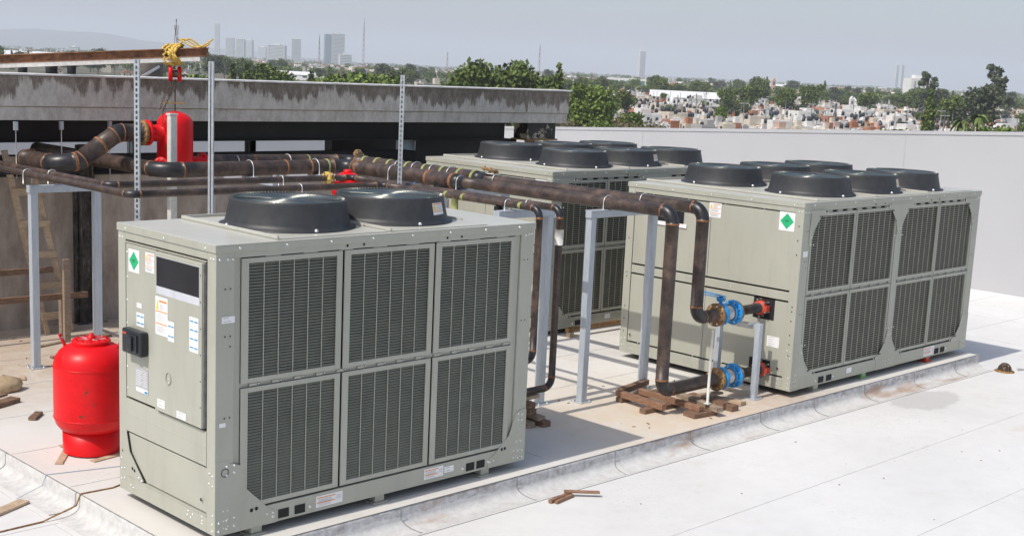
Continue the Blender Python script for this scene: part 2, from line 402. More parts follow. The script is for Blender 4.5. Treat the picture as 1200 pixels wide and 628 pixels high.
g = N('peeled_column', .6); f = g.noise(g.world((1,1,1)), 4.5, 6, .7)
M['peeled'] = g.col(g.ramp(f, [(.52, (.014,.014,.015)), (.55, (.40,.36,.28)), (.62, (.44,.40,.33)), (.66, (.20,.11,.05))]))
g = N('tar', .85); f = g.noise(g.world((2,2,1)), 6, 7, .75); M['tar'] = g.col(g.ramp(f, [(.35, (.025,.022,.02)), (.55, (.10,.085,.075)), (.75, (.30,.26,.23))]))
t = thing('canopy_column', 'short black column with peeling cream patch at the right end of the canopy', 'column', (10.5, 7.25, -.23))
mb = MB(); mb.box(-.33, .32, 0, .3, 2.36, 2.62); mb.build('column_head', M['peeled'], t)
mb = MB(); mb.box(-.36, .35, -.03, .33, 2.335, 2.359); mb.build('base_plate', M['rust'], t)
mb = MB(); mb.box(-.10, .25, .05, .28, 0, 2.334); mb.build('pier', M['brown_concrete'], t)
for i, (x, y, wd, lab, m) in enumerate(((2.72, 7.30, .16, 'dark mottled post behind the left steel frame', 'tar'), (5.9, 8.6, .10, 'thin dark post under the beam left of centre', 'black_steel'),
                      (7.98, 7.62, .26, 'grey steel post under the beam beside the dark opening', 'steel'), (3.95, 8.4, .09, 'thin grey post under the beam behind the red vessel', 'steel'))):
    z0 = -.07 if y < 7.4 else -.23
    t = thing('steel_post', lab, 'post', (x, y, z0))
    mb = MB(); mb.box(-wd/2, wd/2, -.012, .012, .015, 2.17 if y < 7.6 else 2.33); mb.box(-wd/2, -wd/2+.014, -.07, .07, .015, 2.16 if y < 7.6 else 2.32); mb.box(wd/2-.014, wd/2, -.07, .07, .015, 2.16 if y < 7.6 else 2.32); mb.build('post', M[m], t)
    mb = MB(); mb.box(-wd/2-.05, wd/2+.05, -.1, .1, 0, .014); mb.build('foot_plate', M[m], t)
tag(MB().box(8.28, 10.35, 7.66, 7.8, -.23, 2.10).box(8.1, 10.6, 9.6, 9.8, -.23, 2.3).build('shade_sheets', M['black_steel']), 'black sheets painted as the shade in the opening under the canopy', 'wall')  # black sheets put in to stand for the darkness under the canopy
# old brown wall with buttress, black strip on top painted as the shade under the canopy
t = thing('old_wall', 'rough brown stained concrete wall behind the ladder and left frame', 'wall', (1, 7.36, -.23))
mb = MB(); mb.box(-13, 6.95, 0, .25, 0, 2.0); mb.build('wall_face', M['brown_concrete'], t)
mb = MB(); mb.box(1.60, 1.86, -.05, -.001, .12, 1.98); mb.build('buttress', M['tar'], t)
mb = MB(); mb.box(-13, 6.95, -.015, .27, 2.003, 2.19); mb.box(-13, 6.95, -.03, .0, 1.96, 2.0); mb.build('shade_strip', M['shade_black'], t)
# stacks standing on the canopy roof
t = thing('vent_drum', 'large dark cylindrical roof vent above the canopy, left of the hoist strap', 'roof vent', (4.35, 8.7, 2.45))
MB().lathe([(.0,.0),(.19,.0),(.19,.60),(.18,.62),(.0,.62)], n=28).build('drum', plain('drum_grey', (.10,.085,.075), .7, 0, .25, 10), t)
MB().bar((-.42,-.2,.32), (.05,-.2,.58), .02, .03).build('brace', M['galvanised'], t)
for i, (x, y) in enumerate(((3.02,9.6),(3.42,9.65),(3.58,9.9),(3.75,9.7))):
    tag(MB().lathe([(.0,0),(.06,0),(.06,.50+.02*i),(.05,.52+.02*i),(.0,.52+.02*i)], n=14).build('roof_vent', M['black_steel'], loc=(x, y, 2.45)),
        ['dark roof vent pipe standing alone, leftmost above the canopy', 'first of three close dark vent pipes above the canopy', 'middle of three close dark vent pipes above the canopy', 'dark roof vent pipe nearest the big drum'][i], 'roof vent', 'dark vent pipes on the canopy')

# ================================================================== AIR CONDITIONING UNITS
def sticker(mb, P, w_, h_, kind, ax):
    """flat label; P = lower-left corner (u,z), ax: 'y' face at y=const (u along x) or 'x' face (u along -y)"""
    def pt(u, z, e): return (P[0]+u, P[2]-e, P[1]+z) if ax == 'y' else (P[2]-e, P[0]-u, P[1]+z)
    def rect(u0, u1, z0, z1, mi, e):
        mb.mi = mi; a, b, c, d = pt(u0, z0, e), pt(u1, z0, e), pt(u1, z1, e), pt(u0, z1, e)
        mb.quad(a, b, c, d)
    e0 = .002
    rect(0, w_, 0, h_, 0, e0)
    if kind == 'warn':
        rect(w_*.30, w_*.92, h_*.86, h_*.91, 1, e0+.001); rect(.04*w_, w_*.96, h_*.60, h_*.63, 1, e0+.001); rect(.04*w_, w_*.96, h_*.28, h_*.31, 1, e0+.001)
        mb.mi = 2; a, b, c = pt(w_*.06, h_*.66, e0+.001), pt(w_*.28, h_*.66, e0+.001), pt(w_*.17, h_*.93, e0+.001)
        n = len(mb.v); mb.v += [a, b, c]; mb.face((n, n+1, n+2))
        for k in range(5):
            rect(w_*.34, w_*(.62+.06*(k % 3)), h_*(.80-.035*k), h_*(.812-.035*k), 5, e0+.001)
            rect(w_*.1, w_*(.7+.06*(k % 3)), h_*(.54-.04*k), h_*(.552-.04*k), 5, e0+.001)
            rect(w_*.1, w_*(.7+.06*(k % 3)), h_*(.22-.035*k), h_*(.232-.035*k), 5, e0+.001)
    elif kind == 'wide':
        rect(.04*w_, w_*.72, h_*.78, h_*.86, 1, e0+.001); rect(.04*w_, w_*.72, h_*.34, h_*.42, 1, e0+.001)
        for k in range(4):
            rect(w_*.08, w_*.60, h_*(.66-.08*k), h_*(.69-.08*k), 5, e0+.001); rect(w_*.76, w_*.95, h_*(.72-.10*k), h_*(.75-.10*k), 5, e0+.001)
            if k < 3: rect(w_*.08, w_*.55, h_*(.26-.07*k), h_*(.28-.07*k), 5, e0+.001)
    elif kind == 'fan':
        rect(.04*w_, w_*.96, h_*.86, h_*.93, 1, e0+.001); rect(.04*w_, w_*.96, h_*.26, h_*.33, 1, e0+.001)
    elif kind == 'diamond':
        mb.mi = 3; n = len(mb.v); mb.v += [pt(w_*.5, h_*.08, e0+.001), pt(w_*.94, h_*.5, e0+.001), pt(w_*.5, h_*.92, e0+.001), pt(w_*.06, h_*.5, e0+.001)]; mb.face((n, n+1, n+2, n+3))
        rect(w_*.38, w_*.62, h_*.52, h_*.56, 6, e0+.002); rect(w_*.42, w_*.56, h_*.44, h_*.47, 6, e0+.002)
    elif kind == 'blue':
        k = max(2, int(h_/.05))
        for i in range(k):
            z = h_*(i+.5)/k
            rect(.08*w_, .46*w_, z-.005, z+.005, 4, e0+.001); rect(.55*w_, .93*w_, z-.005, z+.005, 4, e0+.001)
    elif kind == 'text':
        k = max(2, int(h_/.022))
        for i in range(k): rect(.12*w_, w_*(.5+.35*random.random()), h_*(i+.45)/k, h_*(i+.65)/k, 5, e0+.001)
    elif kind == 'plate':
        for i in range(9):
            rect(.1*w_, w_*(.45+.1*(i % 3)), h_*(.30+.07*i), h_*(.32+.07*i), 5, e0+.001); rect(.62*w_, w_*.9, h_*(.30+.07*i), h_*(.32+.07*i), 5, e0+.001)
SM = lambda: [M['sticker_white'], M['sticker_orange'], M['sticker_yellow'], M['sticker_green'], M['sticker_blue'], M['sticker_grey'], M['sticker_ink']]
def put(root, name, P, w_, h_, kind, ax, lab=None):
    mb = MB(); sticker(mb, P, w_, h_, kind, ax); mats = SM()
    if kind == 'plate': mats[0] = M['sticker_grey']; mats[5] = M['sticker_white']
    o = mb.build(name, mats, root)
    if lab: o['label'] = lab
    return o
def dots(mb, pts, ax, off, r=.009, mi=1):
    """domed screw heads on the front (ax y) or end (ax x) face"""
    for (u, z) in pts:
        c = (u, off, z) if ax == 'y' else (off, u, z)
        d = (0,-1,0) if ax == 'y' else (-1,0,0)
        mb.lathe([(r, 0), (r*.9, r*.35), (r*.5, r*.6), (0, r*.7)], c, 8, mi, d)
def holes(mb, pts, ax, off, r=.012, mi=2):
    for (u, z) in pts:
        c = Vector((u, off, z) if ax == 'y' else (off, u, z)); d = Vector((0,-1,0) if ax == 'y' else (-1,0,0))
        mb.mi = mi; q = mb.ring_pts(c+d*.0025, d, r, 10); n = len(mb.v); mb.v += [tuple(p) for p in q]; mb.face([n+i for i in range(10)])
def plate_fb(mb, poly, off, th=.004, mi=0):
    mb.prism(poly, 1, off-th, off, mi)

def fan_guard_mb():
    mb = MB(); z = .205
    k = 26
    for i in range(k):
        r = .07 + (.415-.07)*i/(k-1); zz = z - .012 + .006*(1-(r/.42)**2)
        pts = [(r*math.cos(2*PI*j/48), r*math.sin(2*PI*j/48), zz) for j in range(48)]
        mb.tube(pts,   .0017 if i < k-1 else .004, 4, closed=True)
    for a in range(8):
        ang = a*PI/4+.2
        pts = [((.05+.365*q/4)*math.cos(ang), (.05+.365*q/4)*math.sin(ang), z-.018+.006*(1-((.05+.365*q/4)/.42)**2)) for q in range(5)]
        mb.tube(pts, .0032, 4)
    mb.lathe([(.0,z-.006),(.07,z-.007)], n=20)
    # hooked wire ends round the rim
    for a in range(96):
        ang = 2*PI*a/96
        mb.tube([(.396*math.cos(ang), .396*math.sin(ang), z-.008), (.413*math.cos(ang), .413*math.sin(ang), z+.004)], .0022, 4, cap=False)
    return mb
SHR = None
def make_fan(root, x, y, z, label_it=False):
    global SHR
    o = D.objects.new('fan_shroud', None)
    if SHR is None:
        mb = MB()
        mb.lathe([(.50,.0),(.50,.012),(.468,.014),(.455,.05),(.428,.17),(.427,.195),(.424,.203),(.415,.206),(.406,.203),(.402,.19),(.402,.02)], n=64)
        for a in (.25, 1.8, 3.4, 5.0):
            mb.lathe([(.016,0),(.014,.014),(.006,.02),(0,.021)], (.483*math.cos(a), .483*math.sin(a), .012), 8, 1)
        sh = mb.build('fan_shroud', [M['shroud'], M['bolt']]); 
        gd = fan_guard_mb().build('fan_guard', M['chrome_wire'])
        mb = MB(); mb.lathe([(0,.15),(.075,.15),(.085,.13),(.085,.05),(0,.05)], n=20)
        for a in range(4):
            an = a*PI/2
            P = [(.08,-.03,.08),(.385,-.13,.06),(.385,.10,.135),(.08,.05,.12)]
            rot = Matrix.Rotation(an, 4, 'Z'); q = [rot @ Vector(p) for p in P]
            mb.quad(*q); mb.quad(*[v-Vector((0,0,.005)) for v in q][::-1])
        bl = mb.build('fan_blade', M['blade'])
        mb = MB(); mb.lathe([(.402,-.02),(0,-.02)], n=40); wl = mb.build('well', M['cavity'])
        SHR = (sh.data, gd.data, bl.data, wl.data)
        for q in (sh, gd, bl, wl): D.objects.remove(q)
    D.objects.remove(o)
    s_ = D.objects.new('fan_shroud', SHR[0]); COL.objects.link(s_); s_.parent = root; s_.location = (x, y, z)
    s_.rotation_euler = (0,0,-2.0)
    for nm, me in (('fan_guard', SHR[1]), ('fan_blade', SHR[2]), ('fan_well', SHR[3])):
        c = D.objects.new(nm, me); COL.objects.link(c); c.parent = s_
    if label_it:      # warning label stuck on the cone, facing the front
        a0 = -PI/2+.30; mb = MB()
        def q(u, v, e, mi, u1, v1):
            mb.mi = mi; pts = []
            for (uu, vv) in ((u, v), (u1, v), (u1, v1), (u, v1)):
                an = a0+uu; rr = .449-(vv-.05)*.225+e+.006; pts.append((rr*math.cos(an), rr*math.sin(an), vv))
            mb.quad(*pts)
        for k in range(4): q(-.13+.085*k, .075, .001, 0, -.13+.085*(k+1), .165)
        for k in range(4):
            q(-.12+.08*k, .152, .003, 1, -.12+.08*(k+1), .160); q(-.12+.08*k, .098, .003, 1, -.12+.08*(k+1), .104)
        q(-.11, .108, .003, 2, -.05, .145)
        for k in range(3): q(-.02, .112+.012*k, .003, 5, .17, .116+.012*k)
        lb = mb.build('fan_label', SM(), s_); lb.rotation_euler = (0,0,2.0)
    return s_

def coil_panel(root, x0, x1, z0, z1, y, nv, fine, cut=0.0, corners=''):
    """framed finned guard panel. fine: horizontal slat pitch."""
    fr = .056 if fine < .023 else .030
    mb = MB(); th = .012
    mb.box(x0, x0+fr, y-th, y, z0, z1); mb.box(x1-fr*.85, x1, y-th, y, z0, z1)
    mb.box(x0+fr, x1-fr*.85, y-th, y, z0, z0+.035); mb.box(x0+fr, x1-fr*.85, y-th, y, z1-.035, z1)
    o = mb.build('coil_panel', [M['paint']], root, bevel=.002)
    a0, a1, b0, b1 = x0+fr, x1-fr*.85, z0+.035, z1-.035
    mb = MB(); mb.box(a0, a1, y+.02, y+.03, b0, b1); mb.build('coil', M['coil_dark'], o)
    mb = MB(); n = int((b1-b0)/fine); 
    if fine < .023:
        for i in range(n):
            z = b0+(i+.5)*(b1-b0)/n
            mb.quad((a0, y-.007, z-.0060), (a1, y-.007, z-.0060), (a1, y+.010, z+.0045), (a0, y+.010, z+.0045))
    else:
        for i in range(n):
            z = b0+(i+.5)*(b1-b0)/n
            mb.box(a0, a1, y-.003, y+.001, z-.0026, z+.0026)
    mb.build('louvre', M['slat'], o)
    mb = MB()
    for i in range(1, nv):
        x = a0+(a1-a0)*i/nv; mb.box(x-.0025, x+.0025, y-.0095, y-.004, b0, b1)
    mb.build('guard_bar', M['slat'] if fine > .023 else M['paint'], o)
    return o

def chiller_body(root, L, W, H, big=False):
    P = M['paint']; mats = [P, M['bolt'], M['cavity']]
    pw = .145 if not big else .15     # front width of corner post
    pe = .105                          # end width of corner post
    # corner posts (L section reads as box shells)
    for (x0, x1, y0, y1) in ((0,pw,0,pe), (L-pw,L,0,pe), (0,pw,W-pe,W), (L-pw,L,W-pe,W)):
        mb = MB(); mb.box(x0, x1, y0, y1, .0, H-.006)
        if y0 == 0 and x0 == 0:
            dots(mb, [(.03,H-.05),(.03,H-.10),(.09,H-.03),(.09,H-.10),(.13,H-.10),(.03,.10),(.03,.045),(.065,.05),(.065,.10),(.10,.055),(.10,.11),(.065,.17),(.10,.17)], 'y', 0)
            dots(mb, [(.03,H-.05),(.065,H-.05),(.03,H-.10),(.065,H-.10),(.03,.35),(.07,.36),(.03,.42),(.07,.43),(.03,.08),(.03,.14),(.03,.03)], 'x', 0)
            holes(mb, [(.07,1.70),(.11,1.70),(.07,1.38),(.11,1.38),(.11,1.31),(.07,.82),(.11,.82)], 'y', 0, .006)
            if big: holes(mb, [(.05,z) for z in (1.75,1.6,1.45,.9,.85,.75,.6,.5,.38)], 'x', 0, .008)
        elif y0 == 0:
            dots(mb, [(L-.03,H-.04),(L-.06,H-.09),(L-.10,H-.04),(L-.03,H-.09),(L-.10,H-.10),(L-.03,.03),(L-.03,.09),(L-.06,.04),(L-.06,.10),(L-.10,.05),(L-.10,.11),(L-.06,.18),(L-.10,.18)], 'y', 0)
            holes(mb, [(L-.07,1.70),(L-.11,1.70),(L-.07,1.20),(L-.11,1.20)], 'y', 0, .006)
        elif x0 == 0:
            dots(mb, [(W-.03,H-.05),(W-.065,H-.05),(W-.03,H-.10),(W-.065,H-.10),(W-.03,.08),(W-.07,.09),(W-.03,.16),(W-.07,.17),(W-.03,.24)], 'x', 0)
            holes(mb, [(W-.05,z) for z in (1.75,1.35,.95,.9,.55,.4,.25)] if big else [(W-.05,.3)], 'x', 0, .008)
        mb.build('corner_post', mats, root, bevel=.004)
    # bottom and top rails
    for q in ((.0,.05),(W-.05,W)): MB().box(pw, L-pw, q[0], q[1], 0, .135).build('base_rail', mats, root, bevel=.004)
    MB().box(L-.05, L, pe, W-pe, 0, .125).build('end_rail', mats, root, bevel=.004); mb = MB(); mb.box(.0, .05, pe, W-pe, 0, .125)
    dots(mb, [(W-.17,.06),(W-.20,.05),(.35,.06),(.31,.05),(.16,.05),(.16,.10)], 'x', 0); holes(mb, [(W-.15,.22),(.17,.22)], 'x', 0, .012)
    mb.build('end_rail', mats, root, bevel=.004)
    for q in ((.0,.05),(W-.05,W)): MB().box(pw, L-pw, q[0], q[1], H-.095, H-.006).build('top_rail', mats, root, bevel=.003)
    for q in ((0,.05),(L-.05,L)): MB().box(q[0], q[1], pe, W-pe, H-.11, H-.006).build('end_top_rail', mats, root, bevel=.003)
    # core: dark interior
    mb = MB(); mb.box(.06, L-.06, .07, W-.07, .03, H-.03); mb.build('inner_casing', M['cavity'], root)
    # far end and rear skins
    mb = MB(); mb.box(L-.03, L-.012, pe, W-pe, .125, H-.11); mb.box(pw, L-pw, W-.03, W-.012, .135, H-.095); mb.build('rear_panel', P, root)

def roof_sheet(root, L, W, H, x_start, bays):
    """lid with a folded edge and separate fan deck sheets"""
    P = M['lid_sheen_paint']; mats = [P, M['bolt'], M['cavity'], M['paint']]
    mb = MB(); e = -.008
    mb.box(e, L-e, e, W-e, H-.006, H)                               # top sheet
    mb.box(e, L-e, e, -.001, H-.055, H-.006, 3); mb.box(e, L-e, W+.001, W-e, H-.055, H-.006)      # drip edge front/rear
    mb.box(e, -.001, -.001, W+.001, H-.055, H-.006); mb.box(L+.001, L-e, -.001, W+.001, H-.055, H-.006)
    k = int(L/.42)
    dots(mb, [(.18+i*(L-.36)/k, H-.03) for i in range(k+1)], 'y', e)
    k = max(2, int(W/.5)); dots(mb, [(.12+i*(W-.24)/k, H-.035) for i in range(k+1)], 'x', e)
    holes(mb, [(L*.36, H-.07), (L*.41, H-.07), (L*.68, H-.07), (L*.73, H-.07)], 'y', 0, .010)
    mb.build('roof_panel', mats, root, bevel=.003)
    mb = MB()
    for (a, b) in bays:                                              # raised fan deck trays
        mb.box(a, b, .03, W-.03, H+.001, H+.008)
        mb.box(a-.004, a+.012, .03, W-.03, H+.008, H+.030); mb.box(a+.012, b, W-.045, W-.03, H+.008, H+.030)
        mb.box(b-.012, b+.004, W*.25, W-.03, H+.008, H+.022)
    mb.build('fan_deck', mats, root, bevel=.002)

def feet(root, xs, ys, mats):
    for i, x in enumerate(xs):
        for y in ys:
            m = mats[i % len(mats)] if y == ys[0] else mats[0]
            mb = MB(); mb.box(x-.045, x+.045, y-.04, y+.04, -.055, -.002); mb.box(x-.07, x+.07, y-.06, y+.06, -.069, -.055)
            o = mb.build('foot', M[m], root, bevel=.004)

H = 1.998
# ---------------------------------------------- near unit
def near_unit():
    L, W = 2.975, 1.312
    t = thing('air_conditioning_unit', 'nearest grey green rooftop unit with two black fans and six louvred panels', 'air conditioner', (0,0,0))
    chiller_body(t, L, W, H); roof_sheet(t, L, W, H, .5, [(.50,1.475),(1.49,2.47)])
    xs = [(.20,1.035),(1.055,1.90),(1.92,2.765)]
    for (a, b) in xs:
        coil_panel(t, a, b, 1.035, 1.895, .012, 6, .0205); coil_panel(t, a, b, .150, 1.005, .012, 6, .0205)
    mb = MB()                                                        # mid rail with screws and brackets
    mb.box(.15, 2.82, .02, .05, 1.005, 1.035, 0); mb.box(.15, .198, .016, .05, .135, 1.9); mb.box(2.767, 2.825, .016, .05, .135, 1.9)
    for k in range(14):
        x = .30+k*.185; mb.box(x-.03, x+.03, .006, .02, 1.012, 1.030, 0); dots(mb, [(x+.05, 1.020)], 'y', .018, .009)
    for k in range(8):
        x = .45+k*.31; mb.box(x-.06, x+.06, .004, .02, 1.898, 1.903, 0)
    mb.build('mid_rail', [M['paint'], M['bolt'], M['cavity']], t)
    mb = MB()                                                        # gusset plates
    plate_fb(mb, [(0,.0),(.50,.0),(.50,.085),(.44,.11),(.24,.30),(.205,.47),(.11,.50),(.11,.52),(0,.52)], -.001, .004)
    dots(mb, [(.03,.03),(.03,.09),(.09,.04),(.09,.10),(.15,.05),(.15,.11),(.09,.42),(.15,.43),(.09,.48),(.15,.48),(.42,.075),(.47,.075)], 'y', -.005); holes(mb, [(.29,.13),(.33,.135)], 'y', -.005, .014)
    holes(mb, [(.19,.24)], 'y', -.005, .014, 0)
    mb.build('gusset_plate', [M['paint'], M['bolt'], M['cavity']], t)
    mb = MB()
    plate_fb(mb, [(L,0),(L-.42,0),(L-.42,.07),(L-.36,.10),(L-.19,.24),(L-.12,.42),(L-.06,.44),(L,.44)], -.001, .004)
    dots(mb, [(L-.03,.03),(L-.03,.09),(L-.08,.03),(L-.08,.09),(L-.13,.04),(L-.13,.10),(L-.05,.17),(L-.10,.17),(L-.05,.40),(L-.09,.41),(L-.05,.35),(L-.09,.36),(L-.40,.05),(L-.36,.055)], 'y', -.005); holes(mb, [(L-.27,.135),(L-.235,.138)], 'y', -.005, .013)
    mb.build('gusset_plate', [M['paint'], M['bolt'], M['cavity']], t)
    mb = MB()
    for x in (.56, .70, 2.36, 2.475): mb.box(x-.045, x+.045, -.0035, .001, .02, .085, 0)
    dots(mb, [(.47,.045),(.79,.05),(2.28,.05),(2.56,.055)], 'y', 0, .014, 1); mb.build('lifting_hole', [M['cavity'], M['bolt']], t)
    put(t, 'warning_label', (.84,.028,0), .24, .085, 'wide', 'y'); put(t, 'warning_label', (1.87,.035,0), .20, .085, 'wide', 'y'); put(t, 'info_label', (2.08,.052,0), .10, .05, 'text', 'y')
    put(t, 'small_label', (.045,1.47,0), .10, .045, 'text', 'y')
    put(t, 'scratch_mark', (.03,.76,0), .05, .03, 'none', 'y', 'scraped white mark on the corner post')
    mb = MB(); mb.tube([(.075+.028*math.cos(2*PI*i/24), -.006, .44+.028*math.sin(2*PI*i/24)) for i in range(24)], .003, 6, closed=True); mb.build('round_knockout', M['sticker_ink'], t)
    # ---- control end (x = 0)
    mb = MB(); mb.box(-.004, .03, .115, W-.11, 1.868, 1.876); mb.box(.012, .03, .115, W-.11, 1.876, 1.89, 2); mb.build('door_header', [M['paint'], M['bolt'], M['cavity']], t)
    o = MB().box(-.006, .02, .765, 1.185, .735, 1.862).build('door', [M['paint']], t, bevel=.004)
    o2 = MB().box(-.030, .02, .125, .738, .735, 1.862).build('door', [M['paint']], t, bevel=.004)
    mb = MB(); mb.box(-.0315, -.0305, .15, .715, 1.572, 1.835, 0); mb.box(-.0325, -.0315, .155, .71, 1.628, 1.832, 1); mb.build('control_screen', [M['screen_strip'], M['screen_glass']], o2)
    mb = MB(); mb.box(.0, .03, .738, .765, .72, 1.875); mb.build('door_gap', M['cavity'], t)
    mb = MB(); mb.box(-.020, .02, .1155, .124, .735, 1.86); mb.build('door_edge', M['seam'], t)
    sp = []
    for z in (1.80,1.62,1.45,1.28,1.12,.96,.80): sp.append((1.172, z))
    mb = MB(); dots(mb, sp, 'x', -.006, .008); dots(mb, [(.137, z) for z in (1.78,1.60,1.42,1.24,1.06,.88)], 'x', -.030, .005, 2); mb.build('door_screws', [M['paint'], M['bolt'], M['cavity']], o)
    put(o, 'refrigerant_label', (1.145,1.665,-.006), .155, .165, 'diamond', 'x'); put(o, 'warning_label', (.905,1.695,-.006), .125, .14, 'warn', 'x')
    put(o2, 'warning_label', (.724,1.285,-.030), .165, .27, 'warn', 'x'); put(o2, 'blue_label', (.558,1.265,-.030), .085, .14, 'blue', 'x')
    put(o2, 'blue_label', (.275,1.245,-.030), .115, .24, 'blue', 'x'); put(o, 'blue_label', (1.035,1.285,-.006), .11, .10, 'blue', 'x')
    put(o, 'small_label', (1.03,1.42,-.006), .07, .035, 'none', 'x'); pl = put(o, 'rating_plate', (1.06,.80,-.006), .19, .185, 'plate', 'x')
    mb = MB(); mb.box(-.0095, -.0085, .875, 1.04, .805, .835, 0); mb.box(-.0105, -.0095, .88, .92, .808, .825, 1); mb.build('plate_band', [M['sticker_white'], M['sticker_blue']], o)
    put(o2, 'small_label', (.70,.765,-.030), .10, .06, 'text', 'x'); put(o2, 'small_label', (.44,.745,-.030), .12, .05, 'text', 'x')
    mb = MB(); mb.tube([(-.034, .55+.035*math.cos(a*PI/8), .985+(.055 if math.sin(a*PI/8) > 0 else .03)*math.sin(a*PI/8)) for a in range(16)], .003, 5, closed=True)
    dots(mb, [(.55,.99),(.55,.965)], 'x', -.031, .006, 1); mb.build('door_latch', [M['paint'], M['bolt']], o2)
    mb = MB(); mb.box(-.075, -.007, .865, 1.13, 1.085, 1.265); s_ = mb.build('isolator_switch', M['black_plastic'], t, bevel=.014)
    mb = MB(); mb.box(-.088, -.076, .90, 1.04, 1.11, 1.24); mb.build('cover', M['black_plastic'], s_, bevel=.006)
    mb = MB(); mb.box(-.105, -.089, .945, 1.0, 1.12, 1.225); mb.build('handle', M['black_plastic'], s_, bevel=.006)
    mb = MB(); mb.box(-.077, -.0755, 1.06, 1.11, 1.225, 1.24); mb.build('brand_strip', M['orange_red'], s_)
    mb = MB(); mb.box(-.002, .02, .107, W-.107, .470, .715); mb.box(-.004, .0, .112, W-.112, .60, .608); mb.build('mid_panel', M['paint'], t, bevel=.004)
    mb = MB(); plate_fb2 = [(.112,.135),(.93,.135),(1.14,.30),(1.19,.455),(.112,.455)]
    mb.prism(plate_fb2, 0, .010, .03); mb.build('lower_panel', M['paint'], t, bevel=.003)
    mb = MB(); mb.prism([(W-.106,.125),(.98,.125),(.955,.14),(1.155,.315),(1.198,.46),(W-.106,.46)], 0, -.004, .012); dots(mb, [(1.02,.15),(.98,.135)], 'x', -.004); holes(mb, [(1.11,.20),(1.08,.19)], 'x', -.004, .012); mb.build('gusset_plate', [M['paint'], M['bolt'], M['cavity']], t)
    mb = MB(); mb.tube([(.004,.945,.135),(.004,1.152,.318),(.004,1.196,.46)], .006, 5); mb.build('panel_gap', M['cavity'], t)
    mb = MB(); mb.box(-.004, .01, .105, .935, .118, .126); dots(mb, [(.34,.09),(.28,.08),(.16,.07)], 'x', 0); mb.build('lower_trim', [M['paint'], M['bolt']], t)
    make_fan(t, 1.0, .63, H+.006); make_fan(t, 1.965, .63, H+.006, True)
    feet(t, (.35, 1.45, 2.55), (.06, W-.06), ('paint',))
    return t
near = near_unit()

